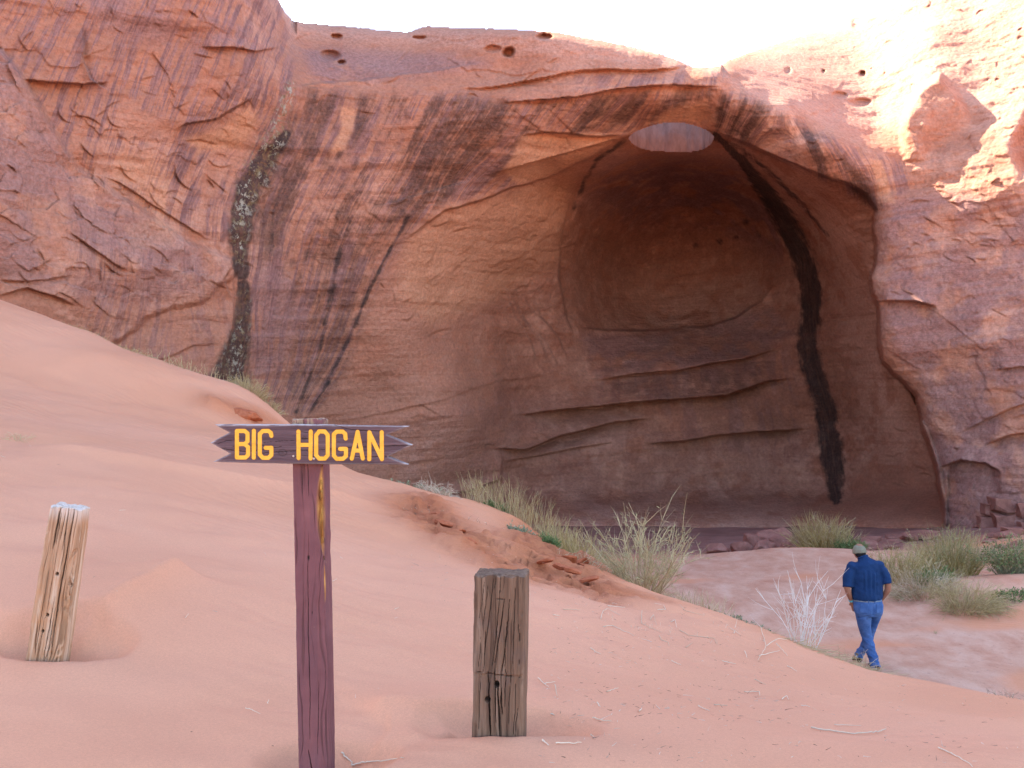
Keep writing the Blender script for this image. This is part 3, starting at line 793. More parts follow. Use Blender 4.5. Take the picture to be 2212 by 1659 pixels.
# chimney of the skylight
ring = []
NR = 96
th = np.linspace(0, 2 * np.pi, NR, endpoint=False)
itp = lambda x, y: (np.interp(x, PX, np.arange(len(PX))), np.interp(y, PY, np.arange(len(PY))))
hp = []
for t_ in th:
    k = 1.035
    ex = hx0 + hrx * k * math.cos(t_); ey = hy0 + 3 * math.sin(2 * t_ + 1) + hry * k * math.sin(t_)
    i, j = itp(ex, ey)
    yy = Y[int(round(float(j))), int(round(float(i)))]
    hp.append(((ex - CX) / F * yy, yy, (HY - ey) / F * yy))
hp = np.array(hp)
cen = hp.mean(0)
rows = []
TOPZ = 11.2 - cen[2]
for k in range(26):
    h = k / 25.0
    p = hp.copy()
    p[:, 2] = hp[:, 2] * (1 - min(1, h * 3)) + cen[2] * min(1, h * 3) + h * (0.324 * p[:, 1] - 0.75 - cen[2])
    fl = 1.0 - 0.03 * math.sin(h * 9) + 0.02 * h
    p[:, 0] = cen[0] + (p[:, 0] - cen[0]) * fl; p[:, 1] = cen[1] + (p[:, 1] - cen[1]) * fl + h * 0.25
    nz = 0.10 * fbm(p[:, 0] * 1.2, p[:, 1] * 1.2, p[:, 2] * 1.5, 9, 4) * min(1, h * 6)
    dirv = (p - cen); dirv[:, 2] = 0
    dirv /= np.linalg.norm(dirv, axis=1, keepdims=True)
    rows.append(p + dirv * nz[:, None])
rows = np.array(rows)
q = []
for k in range(25):
    for i in range(NR):
        a, b = k * NR + i, k * NR + (i + 1) % NR
        q.append((a, b, b + NR, a + NR))
hm = mesh_np('roof_hole', rows.reshape(-1, 3), np.array(q))
for nm in ('streak', 'dark', 'fresh', 'seep', 'lichen', 'crack', 'recess_shade'): attr(hm, nm, np.zeros(len(rows) * NR))
attr(hm, 'varnish', np.full(26 * NR, 1.0)); attr(hm, 'dust_glare', np.full(26 * NR, 0.25))
attr(hm, 'suv', np.zeros((26 * NR, 3)))
_a, _b = nzs(rows.reshape(-1, 3)); attr(hm, 'nz', _a); attr(hm, 'nz2', _b)
t = NT('pale_chimney_rock', 0.9)
hn = t.noise(t.scale(t.pos(), (1.2, 1.2, .5)), 2.2, 5, .65)
rh = add('roof_hole', hm, t.out(t.ramp(hn, [(0.3, (0.225, 0.130, 0.108)), (0.55, (0.31, 0.190, 0.160)), (0.75, (0.36, 0.240, 0.210))]), t.bump(hn, .08, .6)), cliff)
tag(rh, 'pale oval hole worn through the alcove roof')
#@@GROUND
# ------------------------------------------------------------------ ground: dune in front, wash floor behind
GP = []
def col(px, *pts):
    for (a, b) in pts:            # (image row, guessed distance)
        GP.append(((px - CX) / F * b, b, (HY - a) / F * b))
col(0, (1700,3.3),(1560,3.7),(1450,4.2),(1300,5.0),(1130,6.4),(980,8.6),(930,10),(800,14),(650,19))
col(100, (1680,3.3),(1530,3.8),(1412,4.4),(1280,5.1),(1130,6.4),(990,8.6),(950,10),(830,14),(690,19))
col(330, (1700,3.3),(1500,4.1),(1300,5.2),(1150,6.6),(1020,8.8),(970,10.5),(900,13.5),(800,18.8))
col(450, (870,18.3),(905,14.5))
col(600, (1690,3.4),(1500,4.2),(1300,5.4),(1170,7.0),(1072,9.2),(1020,11),(965,14),(910,18))
col(800, (1680,3.4),(1500,4.2),(1330,5.4),(1210,7.0),(1120,9.2),(1078,11),(1030,14.5))
col(1000, (1645,3.4),(1500,4.25),(1350,5.5),(1240,7.2),(1165,9.2),(1125,11.2),(1086,14.5))
col(1100, (1632,3.45),(1590,3.70),(1520,4.2),(1370,5.5),(1265,7.2),(1205,8.8),(1150,11.5),(1118,14.0))
col(1250, (1640,3.45),(1500,4.4),(1390,5.6),(1300,7.2),(1238,9.2),(1200,11.2))
col(1430, (1665,3.45),(1520,4.4),(1430,5.6),(1350,7.2),(1292,9.6))
col(1650, (1665,3.45),(1550,4.4),(1470,5.7),(1400,7.4),(1356,9.0))
col(1870, (1665,3.45),(1560,4.6),(1495,6.0),(1446,8.0))
col(2040, (1665,3.45),(1575,4.6),(1510,6.2),(1470,7.4))
col(2212, (1665,3.45),(1590,4.6),(1535,5.8),(1506,6.8))
for x, y, z in [(-9.6,23,0.6),(-12.5,21,2.2),(-15,14,2.0),(-10,9,0.2),(-10,4,0.0),(-6,1,-1.0),(-3,0,-1.45),(0,0,-1.6),(3,0,-1.7),(7,2,-2.1),(0,-5,-2.0),(-8,-5,-1.2),(8,-5,-2.8),
                (-9,26,-1.0),(-7.4,21.5,-0.4),(-6.6,22,-1.8),(-5.6,26,-3.2),(-4.5,20.5,-2.3),(-3.4,19,-2.9),(-1.5,18.2,-3.3),(0.6,17.4,-3.6),(0.7,16,-2.6),(1.8,14.4,-3.2),(2.4,12.8,-3.2),(3.2,12.6,-3.6),
                (4.0,11.8,-3.75),(4.6,10.6,-3.6),(5.2,10.4,-3.9),(5.6,9.4,-3.7),(6.4,9.2,-3.95),
                (2,20,-3.95),(4,15,-3.95),(6,14,-3.98),(5.2,15,-4.0),(8,12,-4.0),(8,20,-3.95),(12,14,-3.8),(12,20,-3.7),(14,26,-3.8),(6,24,-4.0),(10,26,-4.05),(2,26,-4.3),(-3,26,-4.2),
                (0,32,-4.7),(4,32,-4.8),(8,33,-4.85),(12,32,-4.6),(16,28,-3.6),(4,46,-5.55),(8,46,-5.55),(12,46,-5.5),(0,46,-5.5),(4,40,-5.2),(10,40,-5.2),(-6,34,-4.5),(-12,30,-4.2)]:
    GP.append((x, y, z))
GP = np.array(GP)
GT = TPS(GP[:, :2], GP[:, 2], 1.5e-3, 6.0)

def gp_plan(px, Yd):
    return ((px - CX) / F * Yd, Yd)

def base_ground(x, y):
    xc = np.clip(x, -18, 20); yc = np.clip(y, -6, 48)
    z = GT(xc, yc)
    off = np.hypot(x - xc, y - yc)
    z = z + (-4.0 - z) * sstep(0, 26, off)
    # mound of packed earth in the wash
    z = z + 0.22 * np.exp(-(((x - 7.2) / 2.6) ** 2 + ((y - 26.6) / 1.7) ** 2))
    z = z + 0.35 * np.exp(-(((x - 9.6) / 2.0) ** 2 + ((y - 19.5) / 1.8) ** 2))
    return z

_bx = np.arange(-20, 21.01, 0.125); _by = np.arange(-1, 48.01, 0.125)
_bz = base_ground(*np.meshgrid(_bx, _by))
def base_fast(x, y):
    fx = np.clip((x + 20) / .125, 0, len(_bx) - 1.001); fy = np.clip((y + 1) / .125, 0, len(_by) - 1.001)
    i = fx.astype(int); j = fy.astype(int); u = fx - i; v = fy - j
    return (_bz[j, i] * (1 - u) + _bz[j, i + 1] * u) * (1 - v) + (_bz[j + 1, i] * (1 - u) + _bz[j + 1, i + 1] * u) * v
RIDGES = []     # (polyline in plan, height, width near, width far)
PITS = []
def ground_z(x, y, exact=False):
    x = np.asarray(x, float); y = np.asarray(y, float)
    z = base_ground(x, y) if exact else base_fast(x, y)
    for pl, hgt, wl, wr in RIDGES:
        dd, pr, sd_ = seg_dist(x, y, pl)
        w = np.where(sd_ > 0, wr, wl)
        z = z + hgt * np.exp(-np.abs(dd) / w) * sstep(0, 0.15, pr) * sstep(1, 0.8, pr)
    for (cx_, cy_, rx, ry, dp) in PITS:
        q = ((x - cx_) / rx) ** 2 + ((y - cy_) / ry) ** 2
        k = 1 - q - 0.22 * fbm(x / .16, y / .16, 0, 75, 3)
        k = 0.5 * (k + np.sqrt(k * k + 0.012))          # crisp wind-cut lip, just softened
        z = z - dp * np.minimum(k, 1.0) ** 1.1
    if True:
        fg = sstep(-3.5, -2.6, z) 
        z = z + fg * (0.068 * fbm(x / 1.5, y / 1.3, 0, 71, 3) + 0.020 * fbm(x / .55, y / .32, 0, 72, 2))
        z = z + (1 - fg) * (0.09 * fbm(x / 2.6, y / 2.6, 0, 73, 3) + 0.012 * fbm(x / .5, y / .5, 0, 74, 3))
    return z

def gz(x, y):
    return float(ground_z(np.array([x]), np.array([y]))[0])

_YS = np.geomspace(2.2, 45, 420)
def ghit(px, py):
    """first point of the ground seen from the camera through an image pixel"""
    x = (px - CX) / F * _YS
    v = (HY - ground_z(x, _YS) * F / _YS)        # image row of the ground along the pixel column
    i = np.argmax(v <= py)
    i = max(i, 1)
    a, b = v[i - 1], v[i]
    t = 0 if a == b else np.clip((a - py) / (a - b), 0, 1)
    yy = _YS[i - 1] * (1 - t) + _YS[i] * t
    xx = (px - CX) / F * yy
    return (float(xx), float(yy), gz(xx, yy))

def plan_line(pts):
    return [ghit(*p)[:2] for p in pts]
# posts stand here (plan positions)
SIGN_P = ((683 - CX) / F * 3.50, 3.50)
STUB_R = ((1076 - CX) / F * 3.66, 3.66)
STUB_L = ((112 - CX) / F * 4.42, 4.42)
r1 = plan_line([(150,1400),(230,1340),(320,1290),(420,1240)])
r2 = plan_line([(0,968),(160,990),(330,1018),(520,1052),(640,1070),(760,1092),(900,1120)])
r3 = plan_line([(1000,1572),(930,1545),(850,1530),(780,1545)])
RIDGES += [(r1, 0.13, 0.13, 0.50), (r2, 0.12, 0.22, 0.9), (r3, 0.06, 0.20, 0.14)]
PITS += [(STUB_R[0] + 0.02, STUB_R[1] + 0.19, 0.36, 0.215, 0.14), (STUB_L[0] - 0.01, STUB_L[1] + 0.17, 0.32, 0.21, 0.13), (SIGN_P[0] + 0.04, SIGN_P[1] + 0.06, 0.26, 0.16, 0.10)]

Yr = np.r_[-900, -400, -180, -90, -50, -30, -20, np.linspace(-14, 1.4, 24), np.geomspace(1.6, 46, 560), 50, 60, 90, 200, 500, 1500]
U = np.linspace(-0.78, 0.78, 640)
Wd = np.maximum(np.abs(Yr + 0.6), 5.0); Wd = np.where(Yr > 4.4, Yr + 0.6, Wd)
Wd = np.where(Yr > 46, 46.6, Wd); Wd = np.where(Yr < -14, 14, Wd)
GXp = U[None, :] * Wd[:, None]
lo = np.array([1500, 500, 200, 90, 45, 22, 10, 4, 1.5]); hi = lo[::-1]
GXp = np.hstack([GXp[:, :1] - lo[None], GXp, GXp[:, -1:] + hi[None]])
GYp = np.repeat(Yr[:, None], GXp.shape[1], 1)
GZp = ground_z(GXp, GYp, True)
# eroded red banks on the lee edge: cut a scarp with crumbling face
def bank_mask(poly, feather):
    return sstep(feather, -feather, poly_sdf(GXp, GYp, poly))
bankA = [(x, y) for x, y, _ in [ghit(*p) for p in [(845,1088),(900,1068),(960,1084),(1000,1135),(1100,1196),(1190,1246),(1110,1240),(1000,1192),(900,1142)]]]
bankB = [(x, y) for x, y, _ in [ghit(*p) for p in [(1090,1168),(1180,1152),(1280,1206),(1310,1254),(1405,1294),(1300,1288),(1180,1242),(1100,1204)]]]
bankC = [(x, y) for x, y, _ in [ghit(*p) for p in [(455,866),(500,874),(590,905),(575,914),(520,895)]]]
red = np.zeros_like(GXp)
for bk, fth in ((bankA, 0.5), (bankB, 0.5), (bankC, 0.6)):
    m_ = bank_mask(bk, fth)
    red = np.maximum(red, m_)
    n_ = fbm(GXp / .5, GYp / .5, 0, 81, 5, 0.6)
    st_ = np.floor(3 * (n_ + 1)) / 3
    GZp = GZp + m_ * (0.13 * n_ + 0.10 * st_ - 0.08)
wash = sstep(-3.15, -3.75, GZp) * sstep(31, 27, GYp) * sstep(-2, 0, GYp)
sandpatch = sstep(-0.1, 0.35, fbm(GXp / 2.6, GYp / 1.6, 0, 85, 4) + 0.9 * np.exp(-(((GXp - 9.0) / 2.2) ** 2 + ((GYp - 17.6) / 1.3) ** 2)) - 0.25)
wash = wash * (1 - 0.85 * sandpatch)
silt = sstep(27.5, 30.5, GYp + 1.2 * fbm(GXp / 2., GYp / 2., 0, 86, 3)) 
warm = sstep(0.9, 4.5, GXp + 0.25 * (GYp - 4)) * 0.55 + 0.45 * sstep(7, 14, GYp) * sstep(-7, -1, GXp)
warm = np.clip(warm + 0.35 * fbm(GXp / 3., GYp / 3., 0, 87, 3), 0, 1)
gm = mesh_np('ground', np.stack([GXp, GYp, GZp], -1).reshape(-1, 3), grid_quads(*GXp.shape))
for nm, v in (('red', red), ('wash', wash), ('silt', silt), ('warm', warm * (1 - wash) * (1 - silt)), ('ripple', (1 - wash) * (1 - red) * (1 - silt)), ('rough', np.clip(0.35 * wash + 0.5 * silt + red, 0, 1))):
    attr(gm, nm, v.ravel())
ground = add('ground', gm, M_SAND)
tag(ground, 'pink wind-blown sand dune sloping down to a packed wash floor', kind='structure')
#@@THINGS
# ------------------------------------------------------------------ wood
def wood_material(name, cols, crackc=(0.03, 0.018, 0.014), stretch=(38, 38, 1.6), paint=None, bare=None, tip=None, rough=0.85, bump=0.004):
    t = NT(name, rough)
    O = t.obj()
    g = t.noise(t.scale(O, stretch), 1.0, 5, 0.65, 0.6)
    g2 = t.noise(t.scale(O, tuple(3.1 * k for k in stretch)), 1.0, 3, 0.6)
    blot = t.noise(O, 9.0, 4, 0.6)
    c = t.ramp(g, [(0.30, cols[0]), (0.5, cols[1]), (0.70, cols[2])])
    c = t.mix(t.rng(blot, 0.5, 0.75, 0, 0.55), c, cols[3])
    if paint:
        chip = t.math('ADD', t.math('MULTIPLY', g2, 0.55), t.math('MULTIPLY', t.noise(O, 30.0, 5, 0.7), 0.45))
        c2 = t.ramp(blot, [(0.3, paint[0]), (0.7, paint[1])])
        c2 = t.mix(t.rng(g, 0.4, 0.7, 0, 0.45), c2, paint[2])
        c = t.mix(t.rng(t.math('SUBTRACT', chip, t.math('MULTIPLY', t.attr('worn'), 0.30)), 0.30, 0.36), c, c2)
    if bare:
        c = t.mix(t.attr('bare'), c, t.ramp(t.noise(t.scale(O, (40, 40, 14)), 1.0, 4, 0.6), [(0.35, bare[0]), (0.6, bare[1]), (0.72, bare[2])]))
    if tip:
        c = t.mix(t.math('MULTIPLY', t.attr('tip'), t.rng(g2, 0.25, 0.6, 0.4, 1.0)), c, tip)
    c = t.mix(t.attr('crack'), c, crackc)
    h = t.math('ADD', g, t.math('MULTIPLY', g2, 0.4))
    return t.out(c, t.bump(h, bump, 0.9))

def beam(name, w, d, h, seed, cracks=(), taper=0.0, ridge=0.003, top_dip=0.006, holes=(), notches=(), npz=150, bare=None, corner=0.16, chips=()):
    """a squared timber; cracks: (polyline on the front face in x,z ; width ; depth)"""
    # perimeter of a rounded rectangle, front face (-y) first, going towards +x
    rc = min(w, d) * corner * 0.5
    per = []
    def edge(p, q, n):
        for i in range(n):
            t_ = i / n
            per.append((p[0] + (q[0] - p[0]) * t_, p[1] + (q[1] - p[1]) * t_))
    a, b = w / 2, d / 2
    def arc(cx_, cy_, a0):
        for i in range(5):
            an = a0 + math.pi / 2 * i / 5
            per.append((cx_ + rc * math.cos(an), cy_ + rc * math.sin(an)))
    edge((-a + rc, -b), (a - rc, -b), 90); arc(a - rc, -b + rc, -math.pi / 2)
    edge((a, -b + rc), (a, b - rc), 36); arc(a - rc, b - rc, 0)
    edge((a - rc, b), (-a + rc, b), 30); arc(-a + rc, b - rc, math.pi / 2)
    edge((-a, b - rc), (-a, -b + rc), 36); arc(-a + rc, -b + rc, math.pi)
    per = np.array(per); n = len(per)
    zs = np.linspace(0, 1, npz)
    zs = h * (1 - (1 - zs) ** 1.0)
    PX_, ZZ = np.meshgrid(per[:, 0], zs); PY_, _ = np.meshgrid(per[:, 1], zs)
    nrm = per / np.linalg.norm(per, axis=1, keepdims=True)
    s_ = np.cumsum(np.r_[0, np.hypot(*np.diff(per, axis=0).T)])
    SS = np.repeat(s_[None], npz, 0)
    bend = 0.015 * fbm(ZZ * 6., SS * 12., 0, seed + 4, 2)
    gr = fbm((SS + bend) * 95., ZZ * 2.6, 0, seed, 4, 0.6)
    dis = ridge * gr - ridge * 1.8 * sstep(0.25, 0.6, fbm((SS + bend) * 150., ZZ * 3.2, 5, seed + 9, 2))
    dis -= 0.006 * np.clip(fbm(PX_ * 14, PY_ * 14, ZZ * 9, seed + 2, 3), 0, 1)
    crk = sstep(0.28, 0.6, fbm((SS + bend) * 150., ZZ * 3.2, 5, seed + 9, 2)) * 0.35
    front = (PY_ < -b * 0.86)
    wearn = np.zeros_like(SS)
    for pl, wd, dp in cracks:
        dd, pr, _ = seg_dist(PX_ + 0.0012 * fbm(ZZ * 60, PX_ * 60, 0, seed + 6, 2), ZZ, pl)
        k = sstep(wd, wd * 0.25, dd / (0.35 + 0.65 * np.sin(np.pi * np.clip(pr, 0.04, 0.96)))) * front
        dis -= dp * k; crk = np.maximum(crk, k)
    for (hx, hz, rx, rz, dp) in holes:
        k = sstep(1.15, 0.85, np.hypot((PX_ - hx) / rx, (ZZ - hz) / rz)) * front
        dis -= dp * k; crk = np.maximum(crk, k)
    for (z0, z1, dp) in notches:       # face set back between two heights
        k = sstep(z0 - .001, z0 + .001, ZZ) * sstep(z1 + .001, z1 - .001, ZZ) * front
        dis -= dp * k
    br = np.zeros_like(SS)
    for (zc, hz, xoff, wx, dp) in chips:       # split along the right front arris
        dd = np.hypot(PX_ - (a - xoff), PY_ + b)
        zt = 1 - np.clip(np.abs(ZZ - zc) / hz, 0, 1) ** 2
        k = sstep(wx * zt + 1e-6, wx * zt * 0.5, dd) * (zt > 0)
        dis -= dp * k; br = np.maximum(br, k)
    tp = 1 - taper * ZZ / h
    X_ = (PX_ + nrm[None, :, 0] * 0 + np.sign(PX_) * 0) * tp
    Y_ = PY_ * tp
    # displace along face normals
    fx = np.where(np.abs(PX_) > a - rc, np.sign(PX_), 0.0); fy = np.where(np.abs(PY_) > b - rc, np.sign(PY_), 0.0)
    ln = np.maximum(np.hypot(fx, fy), 1e-6)
    X_ = X_ + fx / ln * dis; Y_ = Y_ + fy / ln * dis
    topn = 0.008 * fbm(X_ * 30, Y_ * 30, 0, seed + 20, 2)
    Z_ = ZZ + (ZZ / h) ** 40 * topn
    rows_ = [np.stack([X_, Y_, Z_], -1)]
    last = rows_[0][-1]
    cen_ = last.mean(0)
    caps = []
    for k, f in enumerate((0.955, 0.86, 0.65, 0.4, 0.18)):
        p = cen_ + (last - cen_) * f
        p[:, 2] = last[:, 2] * f + cen_[2] * (1 - f) + (0.004 if k > 0 else 0.003) - top_dip * np.abs(fbm(p[:, 0] * 55, p[:, 1] * 25, 0, seed + 31, 3))
        caps.append(p)
    co_ = np.vstack([rows_[0].reshape(-1, 3)] + caps + [cen_[None]])
    q_ = []
    nr = npz + 5
    i = np.arange(n); j = (i + 1) % n
    for k in range(nr - 1):
        q_.append(np.stack([k * n + i, k * n + j, (k + 1) * n + j, (k + 1) * n + i], -1))
    tr = np.stack([(nr - 1) * n + i, (nr - 1) * n + j, np.full(n, nr * n)], -1)
    m_ = mesh_np(name, co_, np.vstack(q_), tr)
    pad = lambda v, f=0.0: np.r_[v.ravel(), np.full(5 * n + 1, f)]
    attr(m_, 'crack', np.clip(pad(crk), 0, 1)); attr(m_, 'bare', pad(br)); attr(m_, 'worn', pad(np.clip(0.6 * sstep(0.94, 1.0, ZZ / h), 0, 1), 0.8)); attr(m_, 'tip', pad(0.55 * sstep(0.93, 1.0, ZZ / h), 0.7))
    return m_

M_POST = wood_material('maroon_painted_wood', [(0.17, 0.10, 0.075), (0.28, 0.17, 0.11), (0.42, 0.27, 0.17), (0.22, 0.13, 0.10)], paint=[(0.135, 0.050, 0.053), (0.190, 0.074, 0.075), (0.112, 0.050, 0.057)], bare=[(0.26, 0.10, 0.025), (0.52, 0.27, 0.07), (0.62, 0.38, 0.16)])
M_BOARD = wood_material('weathered_sign_wood', [(0.058, 0.032, 0.034), (0.098, 0.056, 0.060), (0.16, 0.100, 0.102), (0.080, 0.044, 0.048)], stretch=(2.2, 40, 55), tip=(0.42, 0.36, 0.35), bump=0.003)
M_STUB_R = wood_material('brown_weathered_timber', [(0.075, 0.040, 0.027), (0.155, 0.086, 0.054), (0.24, 0.148, 0.102), (0.115, 0.070, 0.058)], stretch=(42, 42, 2.2))
M_STUB_L = wood_material('pale_weathered_timber', [(0.21, 0.110, 0.062), (0.41, 0.225, 0.130), (0.57, 0.400, 0.29), (0.46, 0.20, 0.085)], stretch=(45, 45, 1.4), crackc=(0.06, 0.035, 0.022), tip=(0.66, 0.58, 0.52))
t = NT('yellow_sign_paint', 0.6)
yn = t.noise(t.scale(t.obj(), (14, 14, 160)), 1.0, 4, 0.7)
M_YELLOW = t.out(t.mix(t.rng(yn, 0.60, 0.68, 0, 0.8), t.ramp(t.noise(t.obj(), 40, 3), [(0.3, (0.66, 0.315, 0.030)), (0.7, (0.74, 0.385, 0.055))]), (0.30, 0.16, 0.08)), t.bump(yn, 0.002, 0.6))
t = NT('letter_edge', 0.7)
M_LEDGE = t.out((0.36, 0.13, 0.03))

# sign -----------------------------------------------------------------
sgz = -1.75
sign = thing('wooden_sign', 'wooden arrow-ended sign reading BIG HOGAN on a maroon post in the sand', 'sign', (SIGN_P[0], SIGN_P[1], sgz))
post_h = 1.664
pm = beam('post', 0.103, 0.105, post_h, 3, cracks=[([(-.012, .60), (-.008, .75), (-.010, .95), (-.006, 1.18)], .0016, .006), ([(.012, .55), (.018, .66), (.022, .80)], .0012, .005),
     ([(-.018, .56), (-.004, .48), (.006, .38), (.010, .30)], .003, .010), ([(.0, 1.53), (.001, 1.46), (.002, 1.40)], .0012, .004), ([(-.02, 1.51), (-.02, 1.42)], .0012, .004), ([(-.035, .44), (-.026, .36)], .0025, .006)],
     ridge=0.0014, holes=[(-.004, 1.205, .0045, .0045, .004), (.004, 1.02, .002, .003, .004)], chips=[(1.36, 0.17, 0.000, 0.030, 0.012), (1.12, 0.10, 0.0, 0.005, 0.003)], corner=0.12, npz=260)
post = add('post', pm, M_POST, sign, rot=(0, R(-1.15), R(-2.0)))
post.location = (0.014, 0, 0)
# board: a relief on a fine grid of image pixels, letters routed into it
CU = 0.0003113
OUTL = np.array([(80,97),(560,94),(1000,96),(1500,104),(2137,115),(1905,205),(2167,315),(1915,435),(2127,522),(1500,519),(1000,515),(500,505),(62,492),(245,405),(35,290),(237,182)], float)
def lc(p): return ((p[0] - 1100) * CU, (310 - p[1]) * CU)
LETTERS = {
 'B': [[(318,165),(400,165),(430,190),(430,275),(400,303),(318,303)],[(400,303),(436,335),(436,418),(408,445),(318,445),(318,165)]],
 'I': [[(497,163),(496,446)]],
 'G': [[(682,216),(676,184),(650,165),(592,165),(560,195),(560,415),(592,449),(650,449),(682,420),(682,343),(622,343)]],
 'H': [[(968,170),(970,452)],[(1098,170),(1096,456)],[(970,312),(1096,312)]],
 'O': [[(1155,210),(1187,170),(1246,170),(1278,208),(1278,420),(1246,457),(1187,457),(1155,420),(1155,210)]],
 'G2': [[(1467,245),(1462,196),(1436,172),(1372,172),(1342,200),(1342,425),(1372,459),(1438,459),(1470,430),(1470,354),(1408,354)]],
 'A': [[(1532,457),(1594,176),(1648,456)],[(1556,372),(1630,372)]],
 'N': [[(1717,463),(1717,180),(1850,462),(1848,178)]],
}
def letter_sdf(px, py, strokes, hw=20.5):
    r = np.full(px.shape, 9e9)
    for s_ in strokes:
        r = np.minimum(r, seg_dist(px, py, s_)[0])
    return r - hw
bx = np.arange(20, 2182, 4.0); by = np.arange(80, 540, 4.0)
BXg, BYg = np.meshgrid(bx, by)
bsd = poly_sdf(BXg + 1.5 * fbm(BXg / 40., BYg / 12., 0, 5, 3), BYg + 2.5 * fbm(BXg / 60., BYg / 20., 0, 6, 3), OUTL)
# slide the grid onto the outline so the ends stay crisp
gyy, gxx = np.gradient(bsd, 4.0)
near = np.abs(bsd) < 6
gl = np.maximum(np.hypot(gxx, gyy), 0.3)
BX2 = np.where(near & (bsd > 0), BXg - gxx / gl ** 2 * bsd, BXg); BY2 = np.where(near & (bsd > 0), BYg - gyy / gl ** 2 * bsd, BYg)
dep = np.zeros_like(BXg)
for ch, st_ in LETTERS.items():
    dep += 0.0034 * sstep(3, -3, letter_sdf(BXg, BYg, st_))
grain = fbm(BXg / 240., BYg / 7., 0, 12, 4, 0.6)
dep += 0.0010 * np.abs(grain) + 0.0007 * fbm(BXg / 60., BYg / 4., 1, 13, 3)
bcr = np.zeros_like(BXg)
for pl, wd in [([(120,345),(300,372),(420,385),(700,345),(790,330)], 3.5), ([(560,400),(760,385),(950,372),(1250,362),(1500,340),(1760,330),(2000,318),(2150,316)], 4.0),
               ([(270,330),(430,318),(600,316)], 2.5), ([(1340,100),(1480,140),(1620,158),(1860,163)], 4.0), ([(1400,420),(1640,440),(1900,434)], 3.5), ([(600,290),(760,270),(950,262)], 2.2),
               ([(980,175),(1060,185),(1110,182)], 4.0), ([(960,240),(1040,245),(1110,240)], 4.0), ([(900,440),(1000,420),(1160,440)], 3.0), ([(110,300),(200,268),(300,262)], 2.5)]:
    dd, pr, _ = seg_dist(BXg, BYg + 5 * fbm(BXg / 45., BYg / 45., 0, 15, 3), pl)
    k = sstep(wd, wd * .3, dd)
    bcr = np.maximum(bcr, k); dep += 0.0022 * k
for (kx, ky, kr) in [(800, 395, 34), (1030, 245, 16), (1668, 295, 18)]:
    qk = np.hypot((BXg - kx) / 1.25, BYg - ky)
    k = 0.6 * np.exp(-((qk - kr) / 6) ** 2) + 0.5 * np.exp(-(qk / (kr * .45)) ** 2)
    bcr = np.maximum(bcr, 0.8 * k); dep += 0.0012 * k
tipm = np.clip(sstep(-22, 0, bsd) * (0.35 + 0.65 * sstep(60, 0, np.minimum.reduce([np.hypot(BXg - a_, BYg - b_) / 1.6 for a_, b_ in [(80,97),(35,290),(62,492),(2137,115),(2167,315),(2127,522)]]))) + sstep(125, 96, BYg) * 0.7 * (grain > -.1), 0, 1)
keep = bsd < 4.2
kq = keep[:-1, :-1] & keep[1:, :-1] & keep[:-1, 1:] & keep[1:, 1:]
TH = 0.036
rnd = 0.004 * np.clip(1 + bsd / 14., 0, 1) ** 2
fco = np.stack([(BX2 - 1100) * CU, -TH / 2 + dep + rnd, (310 - BY2) * CU], -1).reshape(-1, 3)
fm = mesh_np('board', fco, grid_quads(len(by), len(bx), kq))
attr(fm, 'crack', np.clip(bcr, 0, 1).ravel()); attr(fm, 'tip', tipm.ravel())
bmx = bmesh.new(); bmx.from_mesh(fm)
bmesh.ops.delete(bmx, geom=[v for v in bmx.verts if not v.link_faces], context='VERTS')
bmesh.ops.reverse_faces(bmx, faces=bmx.faces[:])
be = [e for e in bmx.edges if e.is_boundary]
dup_ = bmesh.ops.duplicate(bmx, geom=bmx.verts[:] + bmx.edges[:] + bmx.faces[:])
bv = [g for g in dup_['geom'] if isinstance(g, bmesh.types.BMVert)]
bf = [g for g in dup_['geom'] if isinstance(g, bmesh.types.BMFace)]
for v in bv: v.co.y = TH / 2
bmesh.ops.reverse_faces(bmx, faces=bf)
em = dup_['edge_map']
for e in be:
    e2 = em[e]; v1, v2 = e.verts; m1 = dup_['vert_map'][v1]; m2 = dup_['vert_map'][v2]
    try: bmx.faces.new((v1, v2, m2, m1))
    except ValueError: pass
bmesh.ops.recalc_face_normals(bmx, faces=bmx.faces[:])
for f in bmx.faces: f.smooth = len(f.verts) <= 4
bmx.to_mesh(fm); bmx.free()
if hasattr(fm, 'set_sharp_from_angle'): fm.set_sharp_from_angle(angle=R(40))
BY0 = -0.0525 - TH / 2 - 0.003
bz = -(960 - HY) / F * (SIGN_P[1] + BY0) - sgz
board = add('board', fm, M_BOARD, sign, loc=(0.0, BY0, bz))
tag(board, 'dark weathered board with fishtail ends and yellow routed letters')
